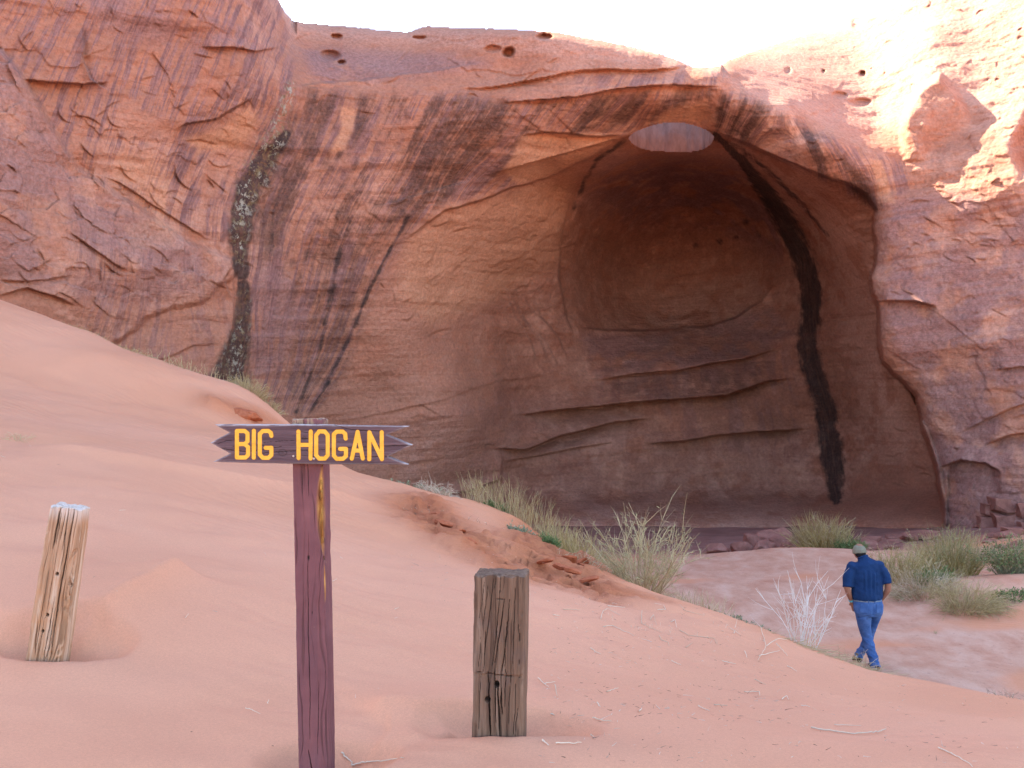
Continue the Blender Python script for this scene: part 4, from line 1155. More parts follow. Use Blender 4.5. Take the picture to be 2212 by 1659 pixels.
for ch, st_ in LETTERS.items():
    P_ = np.vstack([np.array(s_) for s_ in st_])
    x0, y0 = P_.min(0) - 30; x1, y1 = P_.max(0) + 30
    for nm, hw, yo, mt in (('letter', 20.5, 0.0016, M_YELLOW), ('letter_outline', 24.5, 0.0028, M_LEDGE)):
        gx_ = np.arange(x0, x1, 3.0); gy_ = np.arange(y0, y1, 3.0)
        A_, B_ = np.meshgrid(gx_, gy_)
        sd_ = letter_sdf(A_, B_, st_, hw) + 1.4 * fbm(A_ / 16., B_ / 16., 0, 44, 3)
        gy2, gx2 = np.gradient(sd_, 3.0)
        gl = np.maximum(np.hypot(gx2, gy2), 0.5)
        o_ = (sd_ > 0) & (sd_ < 4.4)
        A2 = np.where(o_, A_ - gx2 / gl ** 2 * sd_, A_); B2 = np.where(o_, B_ - gy2 / gl ** 2 * sd_, B_)
        kp = sd_ < 3.0
        kq = kp[:-1, :-1] & kp[1:, :-1] & kp[:-1, 1:] & kp[1:, 1:]
        dd_ = 0.0008 * np.abs(fbm(A_ / 240., B_ / 7., 0, 12, 4, 0.6))
        if nm == 'letter_outline':
            yo_ = 0.0006 + dd_
        else:
            yo_ = 0.0000 + dd_
        lm_ = mesh_np(nm, np.stack([(A2 - 1100) * CU, -TH / 2 - 0.0004 + yo_ + 0 * A_, (310 - B2) * CU], -1).reshape(-1, 3), grid_quads(len(gy_), len(gx_), kq)[:, ::-1])
        bmx = bmesh.new(); bmx.from_mesh(lm_)
        bmesh.ops.delete(bmx, geom=[v for v in bmx.verts if not v.link_faces], context='VERTS')
        bmx.to_mesh(lm_); bmx.free()
        add(nm, lm_, mt, board)
# screws
t = NT('screw_metal', 0.45); t.b.inputs['Metallic'].default_value = 0.8
M_SCREW = t.out((0.35, 0.30, 0.28))
def disc(name, r, th, seg=12):
    bmq = bmesh.new()
    bmesh.ops.create_cone(bmq, cap_ends=True, segments=seg, radius1=r, radius2=r * 0.75, depth=th)
    m_ = bpy.data.meshes.new(name); bmq.to_mesh(m_); bmq.free()
    return m_
scm = disc('screw', 0.0042, 0.003)
for (sx_, sy_) in [(915, 430), (1132, 458)]:
    p = lc((sx_, sy_))
    add('screw', scm, M_SCREW, board, loc=(p[0], -TH / 2 - 0.0006, p[1]), rot=(R(90), 0, 0))
# stub posts ---------------------------------------------------------
zb = -(1597 - HY) / F * STUB_R[1]
hs = 0.576 + 0.34
def L(x, z): return (x, z)
zo = 0.34
cr = []
rs = random.Random(5)
for (x0, z0, x1, z1, w_, d_) in [(-.052,.56,-.068,.43,.0012,.006),(-.040,.55,-.057,.40,.0014,.006),(-.02,.58,-.05,.30,.0018,.009),(.004,.55,-.020,.26,.0018,.009),(.02,.50,-.012,.27,.0022,.012),
      (.038,.50,.014,.24,.0018,.010),(.03,.42,.026,.24,.0016,.008),(.058,.54,.052,.27,.0016,.008),(.07,.42,.074,.26,.0014,.008),(-.045,.40,-.052,.24,.0016,.008),(-.065,.36,-.07,.25,.0012,.006),
      (-.06,.23,-.066,.02,.0014,.008),(-.036,.24,-.022,.00,.0030,.016),(-.03,.15,-.022,.00,.0034,.018),(-.012,.24,-.006,.06,.0026,.014),(-.002,.20,.010,.00,.0040,.020),(.012,.18,.018,.09,.0030,.014),
      (.03,.24,.026,.12,.0018,.008),(.045,.23,.04,.03,.0016,.008),(.062,.20,.056,.01,.0014,.008),(-.078,.20,-.08,.02,.0014,.007),(.074,.12,.064,.01,.0014,.008),(-.015,.585,-.018,.53,.0014,.007),(.006,.585,.006,.52,.0014,.007)]:
    xm = (x0 + x1) / 2 + rs.uniform(-.004, .004)
    cr.append(([(x0, z0 + zo), (xm, (z0 + z1) / 2 + zo), (x1, z1 + zo)], w_, d_))
cr.append(([(-.085, .238 + zo), (-.02, .232 + zo), (.04, .226 + zo), (.085, .222 + zo)], .0022, .008))
cr.append(([(-.03, .50 + zo), (.03, .497 + zo)], .0014, .004))
sm = beam('timber_stub', 0.184, 0.165, hs, 11, cracks=cr, ridge=0.0022, corner=0.22, holes=[(-.004, .195 + zo, .009, .012, .022), (-.036, .140 + zo, .010, .010, .022)], notches=[(0.0, .232 + zo, .004)], npz=260, top_dip=0.008)
st = add('timber_stub', sm, M_STUB_R, loc=(STUB_R[0], STUB_R[1] + 0.08, zb - zo), rot=(R(0.5), R(0.9), R(-6.5)))
tag(st, 'dark brown cracked square timber stub standing in a hollow of the sand', 'post', 'timber stubs sunk in the sand')
zb = -(1432 - HY) / F * STUB_L[1]
cr = [([(.040, .66 + zo), (.036, .45 + zo), (.030, .30 + zo), (.034, .05 + zo)], .0045, .016), ([(-.030, .66 + zo), (-.034, .50 + zo)], .004, .010), ([(-.018, .655 + zo), (-.020, .52 + zo)], .003, .008),
      ([(.0, .655 + zo), (-.004, .54 + zo)], .0022, .006), ([(.014, .655 + zo), (.012, .50 + zo)], .0025, .007), ([(-.01, .5 + zo), (-.014, .2 + zo)], .0018, .006), ([(-.035, .4 + zo), (-.036, .05 + zo)], .0018, .006),
      ([(.012, .3 + zo), (.004, .0 + zo)], .0022, .008), ([(-.02, .2 + zo), (-.022, .0 + zo)], .002, .007), ([(.022, .25 + zo), (.018, .0 + zo)], .0022, .007)]
sm = beam('timber_stub', 0.162, 0.138, 0.675 + zo, 23, cracks=cr, ridge=0.0048, corner=0.3, taper=0.14, holes=[(.006, .395 + zo, .0075, .0075, .02), (-.008, .215 + zo, .0065, .0065, .02), (-.018, .145 + zo, .006, .006, .02)],
          chips=[(0.43 + zo, 0.10, -0.004, 0.040, 0.020), (0.33 + zo, 0.05, 0.0, 0.024, 0.012)], npz=240, top_dip=0.012)
st = add('timber_stub', sm, M_STUB_L, loc=(STUB_L[0] - 0.098, STUB_L[1] + 0.065, zb - zo), rot=(R(2), R(9.2), R(3)))
tag(st, 'pale leaning timber stub with bolt holes on the left of the dune', 'post', 'timber stubs sunk in the sand')
#@@PLANTS
# ------------------------------------------------------------------ twigs, grass and bushes
def tubes(name, paths, radii, sides=3, tints=None, tv=None):
    """one mesh out of many thin tapering stems; paths: list of (n,3)"""
    cos_, qs, ti, tt = [], [], [], []
    base_i = 0
    an = np.arange(sides) * 2 * np.pi / sides
    for k, (p, r_) in enumerate(zip(paths, radii)):
        p = np.asarray(p, float); n = len(p)
        d_ = np.gradient(p, axis=0); d_ /= np.maximum(np.linalg.norm(d_, axis=1, keepdims=True), 1e-9)
        ref = np.array([0.31, 0.87, 0.38]) if abs(d_[0, 2]) > 0.8 else np.array([0, 0, 1.0])
        u = np.cross(d_, ref); u /= np.maximum(np.linalg.norm(u, axis=1, keepdims=True), 1e-9)
        v = np.cross(d_, u)
        rr_ = np.asarray(r_, float) if np.ndim(r_) else np.linspace(r_, r_ * 0.3, n)
        ring_ = p[:, None, :] + rr_[:, None, None] * (np.cos(an)[None, :, None] * u[:, None, :] + np.sin(an)[None, :, None] * v[:, None, :])
        cos_.append(ring_.reshape(-1, 3))
        i = np.arange(sides); j = (i + 1) % sides
        for a_ in range(n - 1):
            o_ = base_i + a_ * sides
            qs.append(np.stack([o_ + i, o_ + j, o_ + sides + j, o_ + sides + i], -1))
        base_i += n * sides
        ti.append(np.full(n * sides, 0.5 if tints is None else tints[k])); tt.append(np.repeat(np.linspace(0, 1, n), sides))
    m_ = mesh_np(name, np.vstack(cos_), np.vstack(qs))
    attr(m_, 'tint', np.concatenate(ti)); attr(m_, 'along', np.concatenate(tt))
    return m_

def plant_material(name, stops, dark=0.8):
    t = NT(name, 0.8)
    c = t.ramp(t.attr('tint'), stops)
    c = t.mix(t.math('MULTIPLY', t.noise(t.obj(), 25, 3), 0.35), c, (0.20, 0.13, 0.08))
    return t.out(c)
M_TWIG = plant_material('bleached_twig', [(0.0, (0.42, 0.27, 0.17)), (0.4, (0.64, 0.47, 0.33)), (1.0, (0.78, 0.64, 0.50))])
M_BLEACH = plant_material('bleached_wood', [(0.0, (0.70, 0.58, 0.48)), (1.0, (0.86, 0.78, 0.70))])
M_DEAD = plant_material('dark_twig', [(0.0, (0.10, 0.06, 0.045)), (1.0, (0.30, 0.19, 0.13))])
M_STRAW = plant_material('dry_grass', [(0.0, (0.32, 0.22, 0.11)), (0.5, (0.54, 0.40, 0.20)), (1.0, (0.68, 0.55, 0.33))])
M_OLIVE = plant_material('olive_brush', [(0.0, (0.28, 0.22, 0.07)), (0.45, (0.46, 0.36, 0.12)), (0.75, (0.60, 0.46, 0.18)), (1.0, (0.68, 0.54, 0.28))])
M_SAGE = plant_material('sage_brush', [(0.0, (0.22, 0.23, 0.10)), (0.5, (0.40, 0.38, 0.18)), (1.0, (0.62, 0.52, 0.29))])
M_GREEN = plant_material('green_weed', [(0.0, (0.06, 0.115, 0.035)), (0.5, (0.12, 0.21, 0.065)), (1.0, (0.25, 0.32, 0.12))])
M_GREY = plant_material('grey_mat_plant', [(0.0, (0.15, 0.18, 0.10)), (0.5, (0.28, 0.30, 0.18)), (1.0, (0.46, 0.42, 0.27))])

def stem(rs, base, dirv, length, n=6, curl=0.25, droop=0.0, wig=0.05):
    p = [np.array(base, float)]
    d_ = np.array(dirv, float); d_ /= np.linalg.norm(d_)
    step_ = length / (n - 1)
    side_ = rs.normal(0, 1, 3); side_ -= d_ * side_.dot(d_)
    for i in range(n - 1):
        d_ = d_ + side_ * curl / n + rs.normal(0, wig, 3) + np.array([0, 0, -droop / n])
        d_ /= np.linalg.norm(d_)
        p.append(p[-1] + d_ * step_)
    return np.array(p)

def bush_paths(rs, n, h, w, dpth, spread=0.5, lean=(0, 0, 0), droop=0.0, curl=0.25, twigs=2, foot=0.35, wig=0.10, hvar=0.6):
    """stems from a foot, fanning outward; returns main stems and side twigs"""
    main, side_ = [], []
    for k in range(n):
        a_ = rs.uniform(0, 2 * np.pi); r_ = math.sqrt(rs.uniform(0, 1))
        ox, oy = r_ * math.cos(a_), r_ * math.sin(a_)
        b_ = (ox * w * foot, oy * dpth * foot, 0)
        L_ = h * (1 - hvar * rs.uniform(0, 1)) * (1 - 0.30 * r_ * r_)
        d_ = np.array([ox * w * (1 - foot) * spread / h * 2 + lean[0] + rs.normal(0, .22), oy * dpth * (1 - foot) * spread / h * 2 + lean[1] + rs.normal(0, .22), 1.0 + lean[2]])
        p = stem(rs, b_, d_, L_, 6, curl, droop, wig)
        main.append(p)
        for q_ in range(twigs):
            i_ = rs.integers(2, 5)
            dd = (p[i_] - p[i_ - 1]); dd /= np.linalg.norm(dd)
            dd = dd + rs.normal(0, 0.45, 3)
            side_.append(stem(rs, p[i_], dd, L_ * rs.uniform(.18, .42), 4, curl, droop, wig))
    return main, side_

def seat(o_paths, x, y, z0):
    """shift each stem so that its foot touches the ground"""
    for p in o_paths:
        p[:, 2] += 0
    return o_paths

def crest_y(px, a=12., b=22.):
    ys = np.linspace(a, b, 200)
    v = ground_z((px - CX) / F * ys, ys) / ys
    return float(ys[np.argmax(v)]) - 0.12
def bush(name, label, cat, px, Yd, h, w, dpth, n, mats, seed, group=None, r=0.006, leaf=None, sink=0.04, tint=(0, 1), **kw):
    rs = np.random.default_rng(seed)
    x, y = gp_plan(px, Yd)
    z = gz(x, y) - sink
    root = thing(name, label, cat, (x, y, z), group=group)
    main, side_ = bush_paths(rs, n, h, w, dpth, **kw)
    # let every foot follow the slope
    def fit(ps, feet):
        zz = ground_z(x + feet[:, 0], y + feet[:, 1]) - sink - z
        for p, dz in zip(ps, zz): p[:, 2] += dz
    feet = np.array([p[0, :2] for p in main])
    tw = len(side_) // max(1, len(main))
    fit(side_, np.repeat(feet, tw, 0)) if tw else None
    fit(main, feet)
    _s = add('stems', tubes('stems', main, [r * rs.uniform(.6, 1.2) for _ in main], 3, rs.uniform(*tint, len(main))), mats[0], root); _s['kind'] = 'stuff'
    if side_:
        _s = add('twigs', tubes('twigs', side_, [r * .6 * rs.uniform(.6, 1.2) for _ in side_], 3, rs.uniform(*tint, len(side_))), mats[1], root); _s['kind'] = 'stuff'
    if leaf:
        n_l, ll, lw, lm_, (f0, f1) = leaf
        allp = side_ if side_ else main
        cc, qq, tt = [], [], []
        for k in range(n_l):
            p = allp[rs.integers(len(allp))]
            f_ = rs.uniform(f0, f1) * (len(p) - 1)
            i_ = min(int(f_), len(p) - 2)
            b_ = p[i_] + (p[i_ + 1] - p[i_]) * (f_ - i_)
            d_ = p[i_ + 1] - p[i_]; d_ /= np.linalg.norm(d_)
            d_ = d_ + rs.normal(0, .6, 3); d_ /= np.linalg.norm(d_)
            s_ = np.cross(d_, rs.normal(0, 1, 3)); s_ /= np.linalg.norm(s_)
            l_ = ll * rs.uniform(.5, 1.3); w_ = lw * rs.uniform(.6, 1.3)
            o_ = len(cc) * 4
            cc.append(np.array([b_, b_ + d_ * l_ * .5 + s_ * w_, b_ + d_ * l_, b_ + d_ * l_ * .5 - s_ * w_]))
            qq.append([o_, o_ + 1, o_ + 2, o_ + 3]); tt += [rs.uniform(0, 1)] * 4
        m_ = mesh_np('leaves', np.vstack(cc), np.array(qq)); attr(m_, 'tint', np.array(tt))
        lo_ = add('leaves', m_, lm_, root); lo_['kind'] = 'stuff'
    return root

# the big brush on the dune's edge and its neighbours
bush('rabbitbrush', 'tall pale green brush fanning up on the dune edge before the alcove', 'bush', 1388, 10.3, 1.06, 0.84, 0.8, 84, (M_STRAW, M_STRAW), 1, r=0.0050, twigs=6, leaf=(2200, .050, .0026, M_SAGE, (0.0, 0.7)), spread=0.60, foot=0.20, lean=(0.02, 0, 0), wig=.09, hvar=.65)
bush('dry_grass_clump', 'wide straw coloured grass clump on the dune top behind the green weed', 'grass clump', 1150, 14.3, 0.66, 1.3, 0.7, 560, (M_STRAW, M_OLIVE), 2, r=0.0035, twigs=1, spread=0.25, foot=0.75, wig=.05)
bush('dry_grass_clump', 'olive grass clump between the wide straw clump and the tall pale brush', 'grass clump', 1270, 12.4, 0.56, 0.8, 0.6, 520, (M_OLIVE, M_STRAW), 3, r=0.0035, twigs=1, spread=0.3, foot=0.6)
bush('green_weed', 'small round bright green weed on the eroded red sand bank', 'weed', 1186, 11.9, 0.20, 0.20, 0.2, 110, (M_GREEN, M_GREEN), 4, r=0.004, twigs=2, leaf=(900, .035, .006, M_GREEN, (0.1, 1)), spread=0.7, foot=0.3)
bush('green_weed', 'small green weed at the far left end of the straw grass clump', 'weed', 1074, 14.2, 0.20, 0.28, 0.2, 90, (M_GREEN, M_GREEN), 5, r=0.004, twigs=2, leaf=(700, .04, .007, M_GREEN, (0.1, 1)), spread=0.7, foot=0.4)
bush('green_weed', 'grey green weed patch left of the round green weed', 'weed', 1128, 12.4, 0.13, 0.30, 0.2, 80, (M_GREY, M_GREEN), 6, r=0.004, twigs=2, leaf=(600, .035, .006, M_GREY, (0.1, 1)), spread=0.7, foot=0.5)
bush('green_weed', 'low green weed creeping at the foot of the tall pale brush', 'weed', 1330, 10.9, 0.10, 0.38, 0.2, 90, (M_GREY, M_GREEN), 7, r=0.004, twigs=2, leaf=(700, .03, .005, M_GREEN, (0.1, 1)), spread=0.9, foot=0.7)
bush('dry_grass_clump', 'matted dry stalks trailing down the sand under the tall pale brush', 'grass clump', 1345, 10.6, 0.30, 0.80, 0.35, 300, (M_STRAW, M_TWIG), 8, r=0.003, twigs=1, spread=0.3, foot=0.85, lean=(0.55, -0.1, -0.35), droop=0.8)
bush('mat_plant', 'grey green mat of leaves capping the crumbling sand mound right of the sign', 'plant', 893, 14.3, 0.16, 0.62, 0.4, 160, (M_GREY, M_GREY), 9, r=0.004, twigs=2, leaf=(1500, .05, .007, M_GREY, (0.1, 1)), spread=0.8, foot=0.75)
bush('exposed_roots', 'pale exposed roots hanging down the crumbling sand mound', 'roots', 942, 13.6, 0.34, 0.34, 0.3, 130, (M_TWIG, M_TWIG), 10, r=0.004, twigs=2, spread=0.6, foot=0.6, curl=1.2, droop=1.0, wig=.22)
bush('exposed_roots', 'brown roots and stalks on the red bank below the crumbling mound', 'roots', 990, 11.6, 0.16, 0.75, 0.4, 110, (M_DEAD, M_TWIG), 11, r=0.003, twigs=1, spread=0.6, foot=0.8, curl=1.2, droop=1.2, wig=.25)
bush('dry_grass_clump', 'dry grey tuft on the dune slope just behind the right end of the sign', 'grass clump', 838, 16.0, 0.26, 0.28, 0.25, 150, (M_STRAW, M_GREY), 12, r=0.004, twigs=1, spread=0.6, foot=0.4)
bush('dry_grass_clump', 'straw tuft on the dune crest above the left half of the sign', 'grass clump', 540, crest_y(540), 0.36, 0.45, 0.35, 240, (M_STRAW, M_OLIVE), 13, r=0.0045, twigs=1, spread=0.7, foot=0.5, lean=(0.2, 0, 0), droop=.5)
bush('dry_grass_clump', 'straw tuft behind the top of the sign post', 'grass clump', 583, crest_y(583), 0.24, 0.35, 0.3, 140, (M_STRAW, M_OLIVE), 14, r=0.0045, twigs=1, spread=0.7, foot=0.5, lean=(0.2, 0, 0), droop=.6)
bush('dry_grass_clump', 'sparse line of dry grass on the left dune crest', 'grass clump', 400, crest_y(400), 0.30, 0.85, 0.25, 90, (M_STRAW, M_STRAW), 15, r=0.0045, twigs=1, spread=0.2, foot=0.95)
bush('dry_grass_clump', 'straw tuft high on the left dune crest', 'grass clump', 296, crest_y(296), 0.16, 0.40, 0.2, 120, (M_STRAW, M_OLIVE), 16, r=0.0045, twigs=1, spread=0.6, foot=0.7, lean=(0.5, 0, 0), droop=.8)
bush('dry_grass_clump', 'short dry fringe at the top of the left dune crest', 'grass clump', 222, crest_y(222), 0.13, 0.75, 0.2, 110, (M_STRAW, M_OLIVE), 17, r=0.0045, twigs=1, spread=0.3, foot=0.9, lean=(0.4, 0, 0), droop=.6)
bush('dry_grass_clump', 'lone bent straw tuft on the smooth dune at the far left', 'grass clump', 36, 9.7, 0.17, 0.22, 0.2, 150, (M_STRAW, M_STRAW), 18, r=0.0025, twigs=1, spread=0.9, foot=0.5, curl=1.0, droop=1.2, wig=.15, tint=(0.5, 1))
bush('dead_twigs', 'thin dead twigs lying right of the lone straw tuft', 'twigs', 96, 9.2, 0.10, 0.24, 0.1, 22, (M_TWIG, M_DEAD), 19, r=0.0025, twigs=1, spread=1.2, foot=0.6, lean=(.8, 0, -.5), droop=1.0)
# right side of the wash
bush('rabbitbrush', 'straw and olive brush growing among the fallen rocks at the alcove mouth', 'bush', 1780, 28.2, 1.25, 1.5, 1.1, 520, (M_OLIVE, M_STRAW), 20, r=0.008, twigs=2, spread=0.42, foot=0.4, lean=(-.1, 0, 0))
bush('green_weed', 'green weed beside the brush among the fallen rocks', 'weed', 1838, 27.6, 0.42, 0.62, 0.4, 190, (M_GREEN, M_GREEN), 21, r=0.007, twigs=2, leaf=(900, .07, .012, M_GREEN, (0.1, 1)), spread=0.5, foot=0.5)
bush('rabbitbrush', 'yellow tipped brush just right of the walking man', 'bush', 1940, 21.2, 0.95, 1.15, 0.9, 430, (M_OLIVE, M_STRAW), 22, r=0.006, twigs=2, spread=0.4, foot=0.45, leaf=(1500, .05, .006, M_OLIVE, (.2, 1)))
bush('rabbitbrush', 'tall olive brush at the middle of the right hand thicket', 'bush', 2050, 21.8, 1.25, 1.45, 1.0, 600, (M_OLIVE, M_SAGE), 23, r=0.006, twigs=2, spread=0.42, foot=0.4, leaf=(1800, .05, .006, M_SAGE, (.2, 1)))
bush('rabbitbrush', 'dry sprawling brush with grey stalks in the thicket foot', 'bush', 1995, 19.6, 0.85, 1.25, 0.9, 430, (M_STRAW, M_TWIG), 24, r=0.005, twigs=2, spread=0.7, foot=0.4, droop=.7)
bush('rabbitbrush', 'low dry brush spilling to the right over the packed wash', 'bush', 2095, 18.4, 0.85, 1.05, 0.8, 520, (M_STRAW, M_OLIVE), 25, r=0.005, twigs=2, spread=0.75, foot=0.4, lean=(.35, -.1, -.1), droop=.9)
bush('green_weed', 'green sprigs in the middle of the right hand thicket', 'weed', 2020, 20.2, 0.50, 0.60, 0.4, 150, (M_GREEN, M_GREEN), 26, r=0.006, twigs=2, leaf=(900, .06, .010, M_GREEN, (0.2, 1)), spread=0.5, foot=0.5)
bush('sagebrush', 'grey green leafy shrub at the right edge of the picture', 'bush', 2186, 20.8, 0.95, 0.95, 0.8, 300, (M_GREY, M_STRAW), 27, r=0.006, twigs=3, leaf=(2600, .06, .011, M_GREEN, (0.3, 1)), spread=0.55, foot=0.3)
bush('green_weed', 'low green weed below the leafy shrub at the right edge', 'weed', 2192, 18.7, 0.24, 0.55, 0.4, 160, (M_GREEN, M_GREEN), 28, r=0.005, twigs=2, leaf=(1000, .05, .009, M_GREEN, (0.1, 1)), spread=0.7, foot=0.6)
bush('green_weed', 'tiny grass sprout alone on the sand right of the man', 'weed', 2021, 17.2, 0.13, 0.05, 0.05, 14, (M_SAGE, M_GREEN), 29, r=0.004, twigs=0, spread=0.6, foot=0.4)
# crest in front of the man
bush('dead_bush', 'bleached leafless bush on the dune crest left of the man', 'bush', 1732, crest_y(1732, 5.5, 11.5), 0.86, 0.44, 0.4, 26, (M_BLEACH, M_BLEACH), 30, r=0.0044, twigs=4, spread=0.42, foot=0.25, wig=.10, hvar=.5, tint=(.5, 1))
bush('dry_grass_clump', 'matted straw lying along the dune crest down to the feet of the man', 'grass clump', 1795, crest_y(1795, 5.5, 11.5), 0.34, 0.62, 0.25, 260, (M_STRAW, M_STRAW), 31, r=0.0028, twigs=0, spread=0.2, foot=0.95, lean=(1.5, -.3, -.75), droop=.3)
bush('dry_grass_clump', 'sparse upright straw at the foot of the bleached bush', 'grass clump', 1838, crest_y(1838, 5.5, 11.5), 0.22, 0.30, 0.2, 34, (M_STRAW, M_TWIG), 32, r=0.0022, twigs=1, spread=0.4, foot=0.8)
bush('dry_grass_clump', 'pale straw tuft on the crest halfway between the brush and the bleached bush', 'grass clump', 1512, crest_y(1512, 5.5, 11.5), 0.24, 0.42, 0.25, 120, (M_STRAW, M_TWIG), 33, r=0.0026, twigs=1, spread=0.6, foot=0.7)
bush('mat_plant', 'flat grey green leaves along the crest left of the bleached bush', 'plant', 1582, crest_y(1582, 5.5, 11.5), 0.06, 0.42, 0.18, 110, (M_GREY, M_GREY), 34, r=0.003, twigs=1, leaf=(700, .035, .006, M_GREY, (0.1, 1)), spread=0.9, foot=0.85)
bush('dead_twigs', 'grey tangle of dead stalks at the right end of the dune crest', 'twigs', 2192, crest_y(2192, 5.5, 11.5), 0.13, 0.26, 0.2, 60, (M_TWIG, M_DEAD), 35, r=0.002, twigs=2, spread=1.0, foot=0.6, curl=.8, wig=.15)
bush('dead_twigs', 'small grey sprig on the crest just right of the feet of the man', 'twigs', 1952, crest_y(1952, 5.5, 11.5), 0.05, 0.12, 0.1, 26, (M_TWIG, M_DEAD), 36, r=0.0018, twigs=1, spread=1.0, foot=0.6)
bush('dead_twigs', 'thin dead stalks standing among the grass tuft under the straw crest', 'twigs', 1640, crest_y(1640, 5.5, 11.5), 0.08, 0.6, 0.2, 30, (M_TWIG, M_TWIG), 37, r=0.0018, twigs=1, spread=.6, foot=0.9)

for k_, (px_, py_, w_) in enumerate([(1400, 1352, .30), (1492, 1372, .34), (1590, 1366, .26), (1330, 1345, .2)]):
    yd_ = ghit(px_, py_)[1]
    bush('dead_twigs', ['white dead stalks sticking up below the foot of the tall pale brush', 'row of snapped white stalks in the middle of the sand slope', 'small snapped stalks beside the big branching stick', 'few brown stalks right above the dark timber stub'][k_], 'twigs', px_, yd_, .09, w_, .12, 16, (M_TWIG, M_TWIG), 50 + k_, r=.0022, twigs=1, spread=.5, foot=.95, tint=(.5, 1))
# single sticks lying on the sand ------------------------------------
def stick(polys, r, label=None, group=None, name='stick', mat=None, lift=0.004, tint=0.8, up=None):
    paths, rad = [], []
    for pl in polys:
        pts = np.array([ghit(*p) for p in pl])
        pts[:, 2] += lift + r
        if up is not None: pts[:, 2] += np.interp(np.arange(len(pts)), np.linspace(0, len(pts) - 1, len(up)), up)
        tt = np.linspace(0, len(pts) - 1, 4 * len(pts))
        p2 = np.stack([np.interp(tt, np.arange(len(pts)), pts[:, k]) for k in range(3)], -1)
        p2 += np.random.default_rng(int(pl[0][0])).normal(0, r * .45, p2.shape)
        paths.append(p2); rad.append(np.linspace(r, r * .45, len(p2)))
    o_ = paths[0][0].copy()
    for p in paths: p -= o_
    m_ = tubes(name, paths, rad, 5, [tint + 0.1 * ((k * 7) % 3 - 1) for k in range(len(paths))])
    ob = add(name, m_, mat or M_TWIG, loc=tuple(o_))
    return tag(ob, label, 'stick', group)
stick([[(738,1630),(748,1640),(760,1650),(759,1659)],[(760,1656),(785,1651),(805,1649),(839,1647),(872,1640)]], .0032, 'forked bleached stick on the sand at the foot of the sign post')
stick([[(1751,1576),(1788,1581),(1839,1588),(1882,1586),(1902,1583),(1913,1578)]], .0042, 'long bowed pale stick on the sand at lower right', tint=.7)
stick([[(1802,1568),(1860,1570)]], .0022, 'thin straight straw lying just above the long bowed stick')
stick([[(2027,1618),(2054,1630),(2074,1642),(2101,1659)]], .0030, 'thin pale stick running off the bottom edge at lower right')
stick([[(1624,1338),(1644,1365),(1655,1403),(1637,1429)],[(1655,1403),(1681,1388),(1701,1384)],[(1640,1425),(1684,1407)],[(1677,1397),(1701,1418)]], .0030, 'big branching bleached stick on the slope left of the bleached bush', up=[.02, .03, .02, 0])
stick([[(1162,1467),(1175,1479),(1185,1487)],[(1175,1479),(1199,1476)]], .0022, 'small forked stick right of the dark timber stub')
G_ = 'small dead sticks scattered on the dune'
STK = []
for pl in [[(1199,1482),(1204,1506)],[(1311,1497),(1335,1489)],[(1281,1553),(1303,1560),(1320,1561)],[(1200,1608),(1232,1610),(1257,1607)],[(1172,1603),(1185,1613)],[(1276,1590),(1284,1598)],[(1217,1318),(1254,1320)],[(1194,1330),(1209,1332)],
           [(1298,1338),(1303,1321),(1313,1317),(1340,1331)],[(1303,1355),(1323,1353),(1350,1366),(1370,1375)],[(1313,1310),(1350,1314)],[(1387,1321),(1385,1348),(1407,1358),(1429,1368)],[(1424,1375),(1429,1385),(1444,1390),(1446,1397)],
           [(1420,1319),(1437,1318),(1434,1309),(1414,1305)],[(1276,1402),(1286,1410),(1298,1415)],[(1451,1430),(1471,1439)],[(1469,1363),(1489,1375),(1543,1380),(1550,1395)],[(1577,1358),(1600,1373)],[(1585,1370),(1592,1341)],[(1609,1408),(1614,1423)],
           [(1630,1470),(1655,1481)],[(1608,1497),(1640,1496),(1642,1506)],[(1509,1528),(1533,1539)],[(1543,1525),(1570,1527)],[(1689,1513),(1699,1504),(1704,1514)],[(1731,1526),(1750,1529)],[(1482,1400),(1496,1391)],[(1469,1308),(1479,1321),(1523,1331)],
           [(1404,1340),(1412,1328),(1418,1352)],[(1450,1345),(1458,1340),(1462,1358)],[(1290,1520),(1296,1530)],[(1380,1540),(1386,1533)],[(1190,1545),(1197,1548)],[(1560,1430),(1590,1436)],[(1700,1440),(1722,1452)]]:
    STK.append(pl)
ORD = ['first', 'second', 'third', 'fourth', 'fifth', 'sixth', 'seventh', 'eighth', 'ninth', 'tenth', 'eleventh', 'twelfth', 'thirteenth', 'fourteenth', 'fifteenth', 'sixteenth', 'seventeenth', 'eighteenth']
def zone_of(pl):
    x_, y_ = pl[0]
    if y_ > 1440: return 'right of the dark timber stub' if x_ < 1450 else 'on the open sand at lower right'
    return 'just below the tall pale brush' if x_ < 1380 else ('below the straw tuft on the crest' if x_ < 1500 else 'left of the bleached bush')
zs_ = {}
for pl in sorted(STK): zs_.setdefault(zone_of(pl), []).append(pl)
for zn, pls in zs_.items():
    for k_, pl in enumerate(pls):
        sh = 'bent' if len(pl) > 2 else 'straight'
        stick([pl], .0026, '%s dead stick from the left, %s, lying %s' % (ORD[k_], sh, zn), G_, tint=random.Random(pl[0][0]).choice([.45, .7, .85, .95]))
for k_, pl in enumerate(sorted([[(400,1337),(408,1328)],[(531,1533),(545,1536),(562,1545)],[(578,1522),(581,1514)],[(258,1104),(272,1103)],[(735,1205),(740,1208)],[(2,986),(12,990)],[(718,1258),(728,1252)],[(852,1318),(862,1314)]])):
    stick([pl], .0017, '%s tiny pale straw from the left on the smooth dune sand around the sign' % ORD[k_], 'tiny straws on the smooth sand', tint=.85)
